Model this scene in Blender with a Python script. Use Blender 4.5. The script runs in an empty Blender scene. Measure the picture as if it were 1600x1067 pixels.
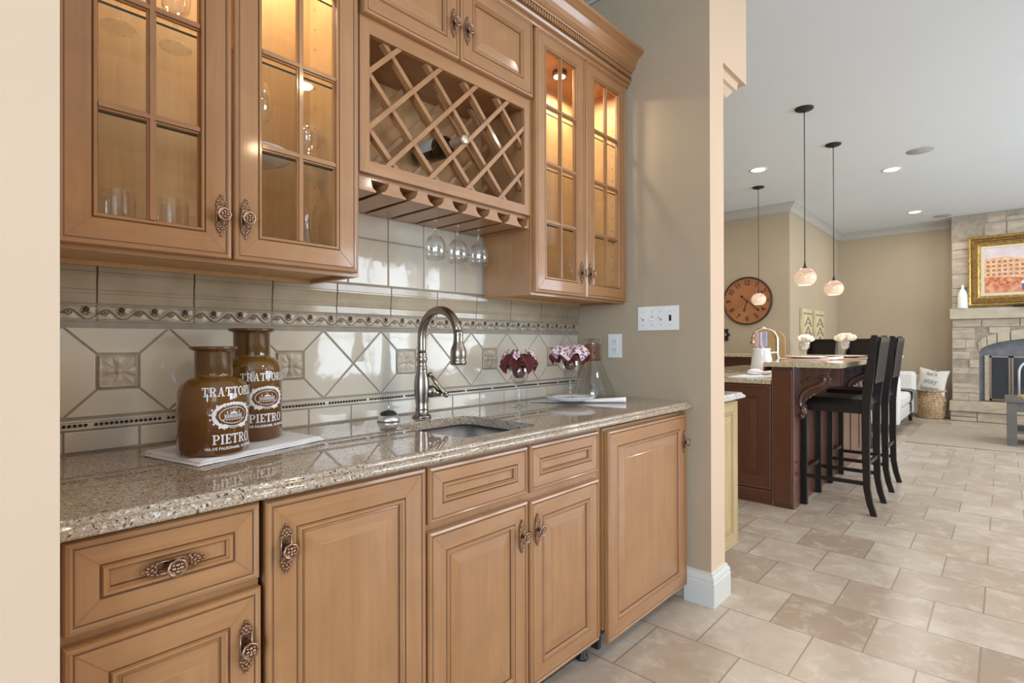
import bpy, bmesh, math, random
from math import sin, cos, pi, sqrt, atan2, radians
from mathutils import Matrix, Vector
random.seed(7)
S = bpy.context.scene
COL = S.collection

# ------------------------------------------------------------------ camera
cd = bpy.data.cameras.new('camera'); cam = bpy.data.objects.new('camera', cd); COL.objects.link(cam)
cd.sensor_width = 36.0; cd.lens = 842.5 / 1600 * 36; cd.clip_start = 0.05; cd.clip_end = 200
_y, _p, _r = radians(42.393), radians(-.154), radians(-.139)
_F = Vector((cos(_y)*cos(_p), sin(_y)*cos(_p), -sin(_p)))
_R = Vector((sin(_y), -cos(_y), 0)); _U = _R.cross(_F)
_R, _U = _R*cos(_r)+_U*sin(_r), -_R*sin(_r)+_U*cos(_r)
cam.matrix_world = Matrix(((_R.x, _U.x, -_F.x, 0), (_R.y, _U.y, -_F.y, -1.7155), (_R.z, _U.z, -_F.z, 1.1887), (0, 0, 0, 1)))
S.camera = cam

# ------------------------------------------------------------------ world, exposure
W = bpy.data.worlds.new('World'); S.world = W; W.use_nodes = True
bg = W.node_tree.nodes['Background']; bg.inputs[0].default_value = (.80, .90, 1.0, 1); bg.inputs[1].default_value = 2.2
S.view_settings.view_transform = 'Standard'; S.view_settings.look = 'None'
S.view_settings.exposure = -0.07; S.view_settings.gamma = 1.0; S.view_settings.use_curve_mapping = False
cy = S.cycles
cy.use_denoising = True; cy.max_bounces = 10; cy.diffuse_bounces = 5; cy.glossy_bounces = 4
cy.transparent_max_bounces = 24; cy.transmission_bounces = 6; cy.sample_clamp_indirect = 4.0; cy.caustics_reflective = False
cy.caustics_refractive = False

def area(name, loc, rot, sx, sy, power, col=(1, 1, 1)):
    l = bpy.data.lights.new(name, 'AREA'); l.shape = 'RECTANGLE'; l.size = sx; l.size_y = sy; l.energy = power; l.color = col
    o = bpy.data.objects.new(name, l); COL.objects.link(o); o.location = loc; o.rotation_euler = rot; return o
def disc(name, loc, d, power, col=(1, .86, .68), spread=pi):
    l = bpy.data.lights.new(name, 'AREA'); l.shape = 'DISK'; l.size = d; l.energy = power; l.color = col; l.spread = spread
    o = bpy.data.objects.new(name, l); COL.objects.link(o); o.location = loc; return o
# daylight through the windows of the wall behind the camera (centre x, width)
WINX = [(-1.2, 1.4), (4.75, 1.8), (6.8, 1.9), (9.0, 2.1)]
WY = -5.6
WINP = [8, 118, 108, 95]
for (wx, ww), pw in zip(WINX, WINP):
    area('window_daylight', (wx, WY-.25, 1.6), (radians(90), 0, 0), ww, 1.9, pw, (.78, .89, 1.0))
area('window_daylight', (-3.25, -3.8, 1.6), (radians(90), 0, radians(-90)), 2.8, 1.9, 270, (.56, .76, 1.0))
# recessed ceiling lamps: visible ones first, the unseen rest added as fill light
CEIL = 3.10
CANS = [(6.25, .29), (7.25, -.80), (9.85, -.75), (1.9, -2.7), (2.2, -4.3), (3.6, -2.4), (5.4, -2.6), (3.6, -4.4), (7.4, -3.0), (9.7, -3.2), (-1.4, -3.0), (4.6, 1.6), (6.9, 2.2)]
CANP = [14, 16, 16, 20, 13, 10, 11, 9, 14, 14, 5, 9, 9]
for (cx_, cy_), pw in zip(CANS, CANP):
    disc('can_lamp', (cx_, cy_, CEIL-.012), .13, pw, (1, .70, .42) if cx_ < 2.3 else (1, .95, .88))

# ------------------------------------------------------------------ materials
def mat(name, col, rough=.5, metal=0, spec=None, coat=0, emit=None, es=0, trans=0, sheen=0):
    m = bpy.data.materials.new(name); m.use_nodes = True; b = m.node_tree.nodes['Principled BSDF']
    b.inputs['Base Color'].default_value = (*col, 1); b.inputs['Roughness'].default_value = rough
    b.inputs['Metallic'].default_value = metal
    if spec is not None: b.inputs['Specular IOR Level'].default_value = spec
    if coat: b.inputs['Coat Weight'].default_value = coat; b.inputs['Coat Roughness'].default_value = .08
    if emit: b.inputs['Emission Color'].default_value = (*emit, 1); b.inputs['Emission Strength'].default_value = es
    if trans: b.inputs['Transmission Weight'].default_value = trans
    if sheen: b.inputs['Sheen Weight'].default_value = sheen
    return m
class NT:
    def __init__(s, m): s.t = m.node_tree; s.b = s.t.nodes['Principled BSDF']
    def n(s, typ, **k):
        x = s.t.nodes.new(typ)
        for a, v in k.items():
            if a.startswith('i_'): x.inputs[a[2:].replace('_', ' ')].default_value = v
            else: setattr(x, a, v)
        return x
    def l(s, a, b): s.t.links.new(a, b)
    def coord(s, scale=(1, 1, 1), rot=(0, 0, 0), loc=(0, 0, 0), kind='Object'):
        tc = s.n('ShaderNodeTexCoord'); mp = s.n('ShaderNodeMapping')
        mp.inputs['Scale'].default_value = scale; mp.inputs['Rotation'].default_value = rot; mp.inputs['Location'].default_value = loc
        s.l(tc.outputs[kind], mp.inputs['Vector']); return mp.outputs[0]
    def ramp(s, fac, stops, interp='LINEAR'):
        r = s.n('ShaderNodeValToRGB'); e = r.color_ramp; e.interpolation = interp
        while len(e.elements) > len(stops): e.elements.remove(e.elements[-1])
        while len(e.elements) < len(stops): e.elements.new(.5)
        for k, (p, c) in zip(e.elements, stops): k.position = p; k.color = (*c, 1) if len(c) == 3 else c
        s.l(fac, r.inputs[0]); return r.outputs[0]
    def mix(s, f, a, b, mode='MIX'):
        x = s.n('ShaderNodeMix', data_type='RGBA', blend_type=mode)
        for i, v in ((0, f), (6, a), (7, b)):
            if hasattr(v, 'is_linked') or hasattr(v, 'links'): s.l(v, x.inputs[i])
            else: x.inputs[i].default_value = v if i == 0 else (*v, 1)
        return x.outputs[2]
    def noise(s, vec, scale, detail=3, rough=.5, dist=0):
        x = s.n('ShaderNodeTexNoise'); x.inputs['Scale'].default_value = scale; x.inputs['Detail'].default_value = detail
        x.inputs['Roughness'].default_value = rough; x.inputs['Distortion'].default_value = dist; s.l(vec, x.inputs['Vector']); return x.outputs[0]
    def bump(s, h, strength=.3, dist=.002):
        x = s.n('ShaderNodeBump'); x.inputs['Strength'].default_value = strength; x.inputs['Distance'].default_value = dist
        s.l(h, x.inputs['Height']); s.l(x.outputs[0], s.b.inputs['Normal'])
    def col(s, c): s.l(c, s.b.inputs['Base Color'])
def noisy(name, c1, c2, scale=8, stretch=(1, 1, 1), rough=.5, detail=4, bump=0, lo=.3, hi=.7, bd=.002, **k):
    m = mat(name, c1, rough, **k); t = NT(m); v = t.coord(stretch); n = t.noise(v, scale, detail)
    t.col(t.ramp(n, [(lo, c1), (hi, c2)]))
    if bump: t.bump(n, bump, bd)
    return m
def wood(name, a, b, c, axis, rough=.34, coat=.45, sc=1.0):
    st = {'x': (.9, 9, 9), 'y': (9, .9, 9), 'z': (9, 9, .9)}[axis]
    m = mat(name, a, rough, coat=coat); t = NT(m)
    v = t.coord(tuple(q*sc for q in st)); n1 = t.noise(v, 2.2, 6, .62, .5)
    v2 = t.coord((1.6, 1.6, 1.6)); n2 = t.noise(v2, 2.0, 2)
    st2 = {'x': (1.5, 90, 90), 'y': (90, 1.5, 90), 'z': (90, 90, 1.5)}[axis]
    n3 = t.noise(t.coord(st2), 1.6, 2)
    c1 = t.ramp(n1, [(.22, tuple(q*.86 for q in a)), (.42, a), (.58, b), (.78, a)]); c2 = t.mix(n2, c1, c)
    n5 = t.noise(t.coord((3, 3, 3)), 1.3, 3, .5, 2.0); c2 = t.mix(t.ramp(n5, [(.45, (0,)*3), (.72, (.35,)*3)]), c2, tuple(q*.80 for q in a))
    c3 = t.mix(t.ramp(n3, [(.35, (.0,)*3), (.75, (.22,)*3)]), c2, tuple(q*.72 for q in a))
    t.col(c3); return m
M = {}
MA, MB_, MC = (.350, .168, .066), (.435, .222, .094), (.385, .190, .078)
M['wv'] = wood('maple_vertical', MA, MB_, MC, 'z'); M['wh'] = wood('maple_horizontal', MA, MB_, MC, 'x'); M['wy'] = wood('maple_depth', MA, MB_, MC, 'y')
M['int'] = wood('maple_interior', (.60, .355, .155), (.68, .42, .20), (.64, .385, .175), 'z', .5, 0)
M['gl'] = mat('brown_glaze', (.135, .058, .022), .5)
M['gl2'] = mat('light_glaze', (.30, .155, .065), .5)
M['paint'] = noisy('tan_wall_paint', (.415, .328, .222), (.43, .341, .232), 3, rough=.75)
M['litpaint'] = noisy('lit_wall_paint', (.645, .485, .345), (.66, .50, .358), 3, rough=.75)  # wall paint made paler, light painted into the room-facing faces
M['ceil'] = noisy('ceiling_white', (.70, .745, .785), (.715, .76, .80), 2, rough=.9)
M['trim'] = mat('trim_greige', (.46, .44, .39), .45)
M['base'] = mat('baseboard_white', (.62, .62, .58), .4)
M['steel'] = noisy('brushed_steel', (.74, .76, .79), (.84, .86, .88), 60, (1, 40, 1), .38, metal=1)
M['nickel'] = mat('brushed_nickel', (.30, .265, .23), .27, 1)
M['black'] = mat('black', (.012, .012, .012), .5)
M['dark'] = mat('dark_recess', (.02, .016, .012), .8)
M['white'] = mat('white_plastic', (.80, .80, .77), .35)
M['china'] = mat('white_china', (.85, .85, .86), .12)
M['cloth'] = noisy('white_cloth', (.86, .85, .86), (.93, .92, .93), 90, rough=.9, bump=.15)
M['grout'] = noisy('grout', (.32, .285, .23), (.38, .34, .28), 30, rough=.9)

# ceramic
def ceramic(name, a, b, rough=.09, sc=2.5):
    m = mat(name, a, rough, spec=.45); t = NT(m); v = t.coord(); n = t.noise(v, sc, 3)
    t.col(t.ramp(n, [(.3, a), (.7, b)])); n2 = t.noise(v, 14, 2); t.bump(n2, .12, .004); return m
M['tile'] = ceramic('cream_tile', (.62, .56, .455), (.69, .635, .53), .05)
M['tilem'] = ceramic('moulded_tile', (.36, .295, .20), (.47, .39, .28), .10, 9)
M['relief'] = noisy('relief_tile', (.42, .35, .255), (.56, .48, .37), 30, rough=.3)
M['bead'] = mat('brown_bead', (.035, .012, .006), .15)
M['flower'] = mat('brown_flower', (.09, .035, .025), .35)
M['vine'] = mat('vine_patina', (.20, .14, .08), .4)  # patina brown for the raised vines and border lines

def granite(name, base, chips, sc=1.0, rough=.07):
    m = mat(name, base, rough, spec=.8); t = NT(m); v = t.coord((1, 1, 1))
    w = t.n('ShaderNodeTexNoise'); w.inputs['Scale'].default_value = 60; t.l(v, w.inputs['Vector'])
    vv = t.mix(.012, v, w.outputs['Color'], 'ADD')
    def vor(s):
        x = t.n('ShaderNodeTexVoronoi'); x.inputs['Scale'].default_value = s*sc; t.l(vv, x.inputs['Vector'])
        return x
    a = vor(430); bw = t.n('ShaderNodeSeparateColor'); t.l(a.outputs['Color'], bw.inputs[0])
    c = t.ramp(bw.outputs[0], chips, 'CONSTANT')
    b2 = vor(250); s2 = t.n('ShaderNodeSeparateColor'); t.l(b2.outputs['Color'], s2.inputs[0])
    c2 = t.ramp(s2.outputs[1], [(0, (.07, .055, .04)), (.05, (.64, .62, .58)), (.10, base)], 'CONSTANT')
    f = t.ramp(s2.outputs[1], [(0, (1,)*3), (.10, (0,)*3)], 'CONSTANT')
    c3 = t.mix(f, c, c2); n = t.noise(v, 1.6, 3)
    c4 = t.mix(t.ramp(n, [(.35, (0,)*3), (.7, (.30,)*3)]), c3, tuple(q*.8 for q in base)); t.col(c4); return m
M['granite'] = granite('quartz_counter', (.42, .325, .235), [(0, (.21, .15, .095)), (.10, (.34, .25, .17)), (.35, (.43, .335, .245)), (.7, (.49, .40, .305)), (.93, (.62, .58, .52))], rough=.035)
M['granite2'] = granite('pale_granite', (.58, .48, .30), [(0, (.22, .15, .06)), (.08, (.52, .42, .25)), (.4, (.62, .52, .34)), (.85, (.74, .68, .52))], .7)
M['granitew'] = granite('white_granite', (.66, .65, .62), [(0, (.38, .37, .38)), (.1, (.64, .63, .60)), (.6, (.74, .73, .71))], .7)

# thin clear glass
def glass(name, tint=(1, 1, 1), base=.04, edge=.6, power=3.0, gloss=(1, 1, 1), rough=0.0):
    m = bpy.data.materials.new(name); m.use_nodes = True; t = m.node_tree; t.nodes.clear()
    o = t.nodes.new('ShaderNodeOutputMaterial'); mx = t.nodes.new('ShaderNodeMixShader'); lw = t.nodes.new('ShaderNodeLayerWeight'); lw.inputs[0].default_value = .5
    pw = t.nodes.new('ShaderNodeMath'); pw.operation = 'POWER'; pw.inputs[1].default_value = power
    mr = t.nodes.new('ShaderNodeMapRange'); mr.inputs[3].default_value = base; mr.inputs[4].default_value = edge
    tr = t.nodes.new('ShaderNodeBsdfTransparent'); g = t.nodes.new('ShaderNodeBsdfGlossy')
    tr.inputs[0].default_value = (*tint, 1); g.inputs[0].default_value = (*gloss, 1); g.inputs[1].default_value = rough
    t.links.new(lw.outputs['Facing'], pw.inputs[0]); t.links.new(pw.outputs[0], mr.inputs[0]); t.links.new(mr.outputs[0], mx.inputs[0])
    t.links.new(tr.outputs[0], mx.inputs[1]); t.links.new(g.outputs[0], mx.inputs[2]); t.links.new(mx.outputs[0], o.inputs[0]); return m
M['pane'] = glass('window_pane_glass', (.98, .985, .98), .03, .5, 4)
M['glass'] = glass('clear_glass', (.965, .97, .97), .07, .9, 2.6)
M['glassedge'] = mat('green_glass_edge', (.07, .09, .07), .1)
M['shelfglass'] = glass('shelf_glass', (.95, .975, .96), .03, .5, 4)
def amber():
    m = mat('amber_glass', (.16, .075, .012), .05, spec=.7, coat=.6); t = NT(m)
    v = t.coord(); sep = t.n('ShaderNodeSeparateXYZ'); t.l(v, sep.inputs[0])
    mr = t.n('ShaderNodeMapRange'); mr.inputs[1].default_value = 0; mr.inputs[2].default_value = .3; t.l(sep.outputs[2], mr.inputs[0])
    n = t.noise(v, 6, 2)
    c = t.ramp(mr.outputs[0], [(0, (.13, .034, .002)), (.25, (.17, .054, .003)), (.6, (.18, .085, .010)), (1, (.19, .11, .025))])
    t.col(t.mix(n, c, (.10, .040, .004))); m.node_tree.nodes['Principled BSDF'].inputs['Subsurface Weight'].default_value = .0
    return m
M['amber'] = amber(); M['amberneck'] = mat('amber_neck', (.095, .042, .009), .05, coat=.6)
M['print'] = mat('white_print', (.82, .82, .84), .5)
M['bronze'] = noisy('antique_bronze', (.09, .05, .03), (.36, .23, .155), 160, rough=.33, metal=1, lo=.35, hi=.65)
M['bronzehi'] = mat('bronze_highlight', (.46, .30, .21), .3, 1)
M['burg'] = noisy('burgundy_cloth', (.085, .014, .012), (.12, .022, .018), 50, rough=.85)
def floral():
    m = mat('floral_cloth', (.7, .6, .6), .85); t = NT(m); v = t.coord()
    x = t.n('ShaderNodeTexVoronoi'); x.inputs['Scale'].default_value = 160; t.l(v, x.inputs['Vector'])
    s = t.n('ShaderNodeSeparateColor'); t.l(x.outputs['Color'], s.inputs[0])
    t.col(t.ramp(s.outputs[0], [(0, (.30, .06, .09)), (.25, (.72, .62, .62)), (.6, (.66, .42, .46)), (.72, (.78, .70, .68)), (.9, (.12, .10, .20))], 'CONSTANT')); return m
M['floral'] = floral()
M['leather'] = noisy('brown_leather', (.16, .065, .035), (.20, .085, .05), 30, rough=.4)
M['bottleglass'] = mat('dark_wine_glass', (.018, .014, .006), .06, coat=.7)
M['label'] = noisy('wine_label', (.50, .48, .44), (.60, .58, .52), 60, rough=.7)
M['foil'] = noisy('crinkled_foil', (.46, .36, .26), (.60, .52, .42), 60, rough=.3, metal=.6, bump=.6)
CA, CB, CC = (.50, .37, .18), (.58, .45, .24), (.47, .34, .155)
M['cream'] = wood('cream_maple', CA, CB, CC, 'z'); M['creamh'] = wood('cream_maple_h', CA, CB, CC, 'x'); M['creamg'] = mat('cream_glaze', (.34, .23, .09), .5)
HA, HB, HC = (.088, .026, .0115), (.125, .040, .018), (.10, .030, .013)
M['cherry'] = wood('cherry', HA, HB, HC, 'z', .3, .4); M['cherryh'] = wood('cherry_h', HA, HB, HC, 'y', .3, .4); M['cherryg'] = mat('cherry_highlight', (.19, .085, .05), .35)
M['corbel'] = noisy('carved_cherry', (.07, .028, .018), (.10, .042, .028), 20, rough=.25, coat=.5)
M['esp'] = noisy('espresso_wood', (.010, .006, .0048), (.016, .009, .007), 12, rough=.38, spec=.35)
M['seat'] = mat('black_leather', (.010, .008, .0075), .3, spec=.4)
M['stone'] = noisy('limestone', (.37, .30, .225), (.56, .47, .36), 7, (1, 1, 2.5), .85, 6, .5, .3, .75, .01)
M['stonej'] = noisy('stone_joint', (.27, .225, .17), (.38, .32, .25), 20, rough=.95)
M['stoned'] = noisy('mortar', (.17, .15, .125), (.24, .215, .185), 20, rough=.95)
M['stones'] = noisy('smooth_stone', (.42, .36, .26), (.50, .44, .33), 6, (1, 1, 3), .8, 6, .3)
M['ash'] = noisy('sooty_stone', (.15, .16, .17), (.22, .22, .23), 12, rough=.9)
M['gold'] = noisy('gilt', (.30, .17, .035), (.62, .42, .13), 26, rough=.33, metal=.7)
M['golddark'] = noisy('dark_gilt', (.11, .05, .012), (.28, .15, .04), 50, rough=.4, metal=.5)
M['linen'] = mat('linen_liner', (.66, .58, .43), .8)
M['basket'] = None
def weave():
    m = mat('seagrass', (.40, .27, .14), .8); t = NT(m); v = t.coord()
    x = t.n('ShaderNodeTexNoise'); x.inputs['Scale'].default_value = 40; x.inputs['Detail'].default_value = 4; t.l(v, x.inputs['Vector'])
    t.col(t.ramp(x.outputs[0], [(.3, (.20, .12, .055)), (.5, (.40, .265, .14)), (.7, (.58, .42, .25))])); t.bump(x.outputs[0], .6, .01); return m
M['basket'] = weave()
M['sofa'] = noisy('white_upholstery', (.66, .64, .60), (.72, .70, .66), 60, rough=.95)
M['throw'] = noisy('grey_throw', (.13, .115, .085), (.19, .17, .13), 60, rough=.95)
M['rug'] = noisy('taupe_rug', (.36, .30, .235), (.42, .355, .28), 25, rough=1)
M['greywood'] = wood('grey_wood', (.11, .098, .085), (.15, .135, .12), (.125, .11, .095), 'y', .45, .1)
M['copper'] = mat('copper_wire', (.35, .17, .11), .4, .8)
M['firescreen'] = mat('smoked_glass', (.035, .04, .045), .12)
M['brass'] = mat('bronze_frame', (.25, .19, .13), .4, .8)
M['clockface'] = noisy('clock_face', (.33, .125, .045), (.42, .17, .065), 5, rough=.4)
M['clockrim'] = mat('clock_rim', (.04, .018, .012), .35)
M['ink'] = mat('dark_ink', (.05, .022, .015), .6)
M['goldtap'] = mat('gold_tap', (.62, .44, .30), .2, 1)
M['cutting'] = noisy('tan_board', (.42, .28, .13), (.50, .34, .17), 6, rough=.5)
M['distressed'] = noisy('distressed_cream', (.45, .37, .20), (.58, .50, .32), 14, (1, 1, .4), .8)
M['carve'] = mat('carved_shadow', (.20, .145, .07), .8)
M['plaque'] = mat('dark_plaque', (.035, .028, .022), .4, .5)
M['pinkcloth'] = mat('blush_napkin', (.62, .42, .34), .9)
M['petal'] = noisy('cream_petals', (.72, .60, .46), (.86, .78, .66), 60, rough=.9)
M['pink'] = mat('pink_plastic', (.66, .42, .44), .4); M['lav'] = mat('lavender_plastic', (.45, .42, .66), .4)
M['speaker'] = mat('speaker_grille', (.42, .42, .42), .9)
M['lampglow'] = mat('can_lamp_glow', (1, 1, 1), .5, emit=(1, .95, .86), es=9)
M['puckglow'] = mat('puck_glow', (1, 1, 1), .5, emit=(1, .85, .6), es=9)
M['pillow'] = noisy('canvas_pillow', (.60, .56, .49), (.67, .63, .56), 70, rough=.95)
M['greyink'] = mat('grey_ink', (.27, .27, .29), .9)
M['silver'] = mat('silver_white', (.62, .62, .66), .4, .2)
M['maplebase'] = mat('pale_wood_base', (.60, .46, .24), .4)
def shade():
    m = mat('art_glass_shade', (.7, .6, .5), .2, coat=.5); t = NT(m); v = t.coord((1, 1, 5.5)); n = t.noise(v, 6, 3, .5, .6)
    sep = t.n('ShaderNodeSeparateXYZ'); t.l(t.coord(), sep.inputs[0])
    mr = t.n('ShaderNodeMapRange'); mr.inputs[1].default_value = -.075; mr.inputs[2].default_value = .08; t.l(sep.outputs[2], mr.inputs[0])
    g = t.ramp(mr.outputs[0], [(0, (1, .86, .76)), (.3, (.98, .82, .50)), (.6, (.93, .62, .42)), (.80, (.72, .27, .30)), (1, (.50, .12, .20))])
    s = t.ramp(n, [(.38, (.70, .30, .20)), (.5, (1, .88, .58)), (.60, (.92, .58, .44))]); c = t.mix(.5, g, s); t.col(t.mix(.62, c, (.1, .08, .06)))
    t.l(c, t.b.inputs['Emission Color']); t.b.inputs['Emission Strength'].default_value = .62; return m
M['shade'] = shade(); M['shadeglow'] = mat('lamp_opening_glow', (1, 1, 1), .5, emit=(1, .88, .80), es=1.3)
def floormat():
    m = mat('travertine_tile', (.5, .42, .32), .26, spec=.45); t = NT(m)
    # tile rows run along y: brick u = y, v = x
    tc = t.n('ShaderNodeTexCoord'); sp = t.n('ShaderNodeSeparateXYZ'); t.l(tc.outputs['Object'], sp.inputs[0])
    cb = t.n('ShaderNodeCombineXYZ'); ad = t.n('ShaderNodeMath', operation='ADD'); ad.inputs[1].default_value = .639 + .335*30 + FLOOR_SHIFT; t.l(sp.outputs[1], ad.inputs[0])
    ad2 = t.n('ShaderNodeMath', operation='ADD'); ad2.inputs[1].default_value = -2.081 + .3505*20; t.l(sp.outputs[0], ad2.inputs[0])
    t.l(ad.outputs[0], cb.inputs[0]); t.l(ad2.outputs[0], cb.inputs[1])
    br = t.n('ShaderNodeTexBrick'); br.offset = .5; br.offset_frequency = 2
    br.inputs['Color1'].default_value = (0, 0, 0, 1); br.inputs['Color2'].default_value = (1, 1, 1, 1); br.inputs['Mortar'].default_value = (.5, .5, .5, 1)
    br.inputs['Scale'].default_value = 1; br.inputs['Mortar Size'].default_value = .0032; br.inputs['Mortar Smooth'].default_value = .1; br.inputs['Bias'].default_value = 0
    br.inputs['Brick Width'].default_value = .335; br.inputs['Row Height'].default_value = .3505; t.l(cb.outputs[0], br.inputs['Vector'])
    base = t.ramp(br.outputs['Color'], [(0, (.38, .295, .225)), (.2, (.49, .405, .325)), (.42, (.58, .50, .415)), (.58, (.46, .38, .305)), (.75, (.56, .485, .40)), (.88, (.49, .405, .315)), (1, (.62, .56, .475))])
    v = t.coord((1, 1, 1)); n1 = t.noise(v, 4.5, 8, .66, .5); n2 = t.noise(v, 8, 9, .72, .4)
    c = t.mix(t.ramp(n1, [(.40, (0,)*3), (.66, (.55,)*3)]), base, (.41, .305, .225))
    c = t.mix(t.ramp(n2, [(.50, (0,)*3), (.66, (.55,)*3)]), c, (.70, .635, .55))
    c = t.mix(br.outputs['Fac'], c, (.30, .23, .17)); t.col(c)
    inv = t.n('ShaderNodeMath', operation='SUBTRACT'); inv.inputs[0].default_value = 1; t.l(br.outputs['Fac'], inv.inputs[1]); t.bump(inv.outputs[0], .35, .003)
    return m
FLOOR_SHIFT = 0.0
M['floor'] = floormat()

# ------------------------------------------------------------------ mesh builder
class MB:
    def __init__(s): s.v = []; s.f = []; s.m = []; s.sm = []; s.mats = []
    def mi(s, m):
        m = M[m] if isinstance(m, str) else m
        if m not in s.mats: s.mats.append(m)
        return s.mats.index(m)
    def add(s, vs, fs, m, smooth=False):
        b = len(s.v); s.v += [tuple(p) for p in vs]; k = s.mi(m)
        for f in fs: s.f.append([b+i for i in f]); s.m.append(k); s.sm.append(smooth)
        return s
    def box(s, x0, x1, y0, y1, z0, z1, m, bev=0):
        x0, x1 = min(x0, x1), max(x0, x1); y0, y1 = min(y0, y1), max(y0, y1); z0, z1 = min(z0, z1), max(z0, z1)
        if bev <= 0:
            v = [(x, y, z) for z in (z0, z1) for y in (y0, y1) for x in (x0, x1)]
            return s.add(v, [(0, 2, 3, 1), (4, 5, 7, 6), (0, 1, 5, 4), (2, 6, 7, 3), (0, 4, 6, 2), (1, 3, 7, 5)], m)
        b = min(bev, (x1-x0)*.45, (y1-y0)*.45, (z1-z0)*.45); bm = bmesh.new(); bmesh.ops.create_cube(bm, size=1)
        for w in bm.verts: w.co = ((x0+x1)/2+w.co.x*(x1-x0), (y0+y1)/2+w.co.y*(y1-y0), (z0+z1)/2+w.co.z*(z1-z0))
        bmesh.ops.bevel(bm, geom=bm.edges[:], offset=b, segments=2, affect='EDGES', profile=.6)
        return s.bm(bm, m)
    def bm(s, bm, m, smooth=False, xf=None):
        bm.verts.index_update(); vs = [(xf @ w.co if xf else w.co) for w in bm.verts]
        s.add([tuple(w) for w in vs], [[w.index for w in f.verts] for f in bm.faces], m, smooth); bm.free(); return s
    def prism(s, poly, a0, a1, m, ax='y', smooth=False, capm=None):
        """poly of 2D points; ax = extrusion axis. y: (x,z); x: (y,z); z: (x,y)"""
        def P(p, a): return {'y': (p[0], a, p[1]), 'x': (a, p[0], p[1]), 'z': (p[0], p[1], a)}[ax]
        n = len(poly); v = [P(p, a0) for p in poly]+[P(p, a1) for p in poly]
        s.add(v, [(i, (i+1) % n, n+(i+1) % n, n+i) for i in range(n)], m, smooth)
        s.add(v, [list(range(n))[::-1], list(range(n, 2*n))], capm or m); return s
    def lathe(s, prof, c=(0, 0, 0), seg=32, m='white', ax='z', smooth=True, a0=0, a1=2*pi):
        full = abs(a1-a0-2*pi) < 1e-6; k = seg if full else seg+1; v = []
        for r, h in prof:
            for i in range(k):
                t = a0+(a1-a0)*i/seg; x, y = r*cos(t), r*sin(t)
                v.append({'z': (c[0]+x, c[1]+y, c[2]+h), 'y': (c[0]+x, c[1]+h, c[2]+y), 'x': (c[0]+h, c[1]+x, c[2]+y)}[ax])
        f = []
        for j in range(len(prof)-1):
            for i in range(seg):
                a, b = j*k+i, j*k+(i+1) % k; f.append((a, b, b+k, a+k))
        return s.add(v, f, m, smooth)
    def tube(s, pts, r, m, seg=10, cap=True, smooth=True):
        pts = [Vector(p) for p in pts]; n = len(pts); rs = r if isinstance(r, (list, tuple)) else [r]*n; v = []; up = None
        for i, p in enumerate(pts):
            d = (pts[min(i+1, n-1)]-pts[max(i-1, 0)]).normalized()
            if up is None: up = Vector((0, 0, 1)) if abs(d.z) < .9 else Vector((1, 0, 0))
            a = d.cross(up)
            a = a.normalized(); b = a.cross(d).normalized(); up = b
            for k in range(seg): t = 2*pi*k/seg; v.append(p+(a*cos(t)+b*sin(t))*rs[i])
        f = [(i*seg+k, i*seg+(k+1) % seg, (i+1)*seg+(k+1) % seg, (i+1)*seg+k) for i in range(n-1) for k in range(seg)]
        s.add(v, f, m, smooth)
        if cap: s.add(v, [list(range(seg))[::-1], list(range((n-1)*seg, n*seg))], m)
        return s
    def ball(s, c, r, m, seg=10, rings=6, sc=(1, 1, 1)):
        v = []; f = []
        for j in range(rings+1):
            p = pi*j/rings
            for i in range(seg): t = 2*pi*i/seg; v.append((c[0]+r*sc[0]*sin(p)*cos(t), c[1]+r*sc[1]*sin(p)*sin(t), c[2]+r*sc[2]*cos(p)))
        for j in range(rings):
            for i in range(seg): f.append((j*seg+i, (j+1)*seg+i, (j+1)*seg+(i+1) % seg, j*seg+(i+1) % seg))
        return s.add(v, f, m, True)
    def grid(s, fn, nu, nv, m, smooth=True, cu=False):
        v = [fn(i/nu, j/nv) for j in range(nv+1) for i in range(nu+1)]
        f = [(j*(nu+1)+i, j*(nu+1)+i+1, (j+1)*(nu+1)+i+1, (j+1)*(nu+1)+i) for j in range(nv) for i in range(nu)]
        return s.add(v, f, m, smooth)
    def build(s, name, parent=None, off=None):
        me = bpy.data.meshes.new(name)
        off = off if off is not None else (Vector(parent['_o']) if parent and '_o' in parent else Vector((0, 0, 0)))
        me.from_pydata([(p[0]-off[0], p[1]-off[1], p[2]-off[2]) for p in s.v], [], s.f)
        for m in s.mats: me.materials.append(m)
        me.polygons.foreach_set('material_index', s.m); me.polygons.foreach_set('use_smooth', s.sm); me.update()
        bm = bmesh.new(); bm.from_mesh(me); bmesh.ops.remove_doubles(bm, verts=bm.verts[:], dist=1e-6); bmesh.ops.recalc_face_normals(bm, faces=bm.faces[:]); bm.to_mesh(me); bm.free()
        o = bpy.data.objects.new(name, me); COL.objects.link(o)
        if parent: o.parent = parent; o['_o'] = tuple(off)
        return o
def tag(o, label=None, cat=None, group=None, kind=None):
    if label: o['label'] = label
    if cat: o['category'] = cat
    if group: o['group'] = group
    if kind: o['kind'] = kind
    return o
def thing(name, loc, label, cat, group=None, rz=0, local=False):
    o = bpy.data.objects.new(name, None); o.empty_display_size = .05; COL.objects.link(o); o.location = loc; o.rotation_euler = (0, 0, rz)
    o['_o'] = (0, 0, 0) if local else tuple(loc); return tag(o, label, cat, group)
def single(mb, name, loc, label, cat, group=None, kind=None, rz=0, local=False):
    """one-mesh thing; mesh given in world coordinates unless local"""
    o = mb.build(name, None, Vector((0, 0, 0)) if local else Vector(loc)); o.location = loc; o.rotation_euler = (0, 0, rz)
    o['_o'] = (0, 0, 0) if local else tuple(loc); return tag(o, label, cat, group, kind)
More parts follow.
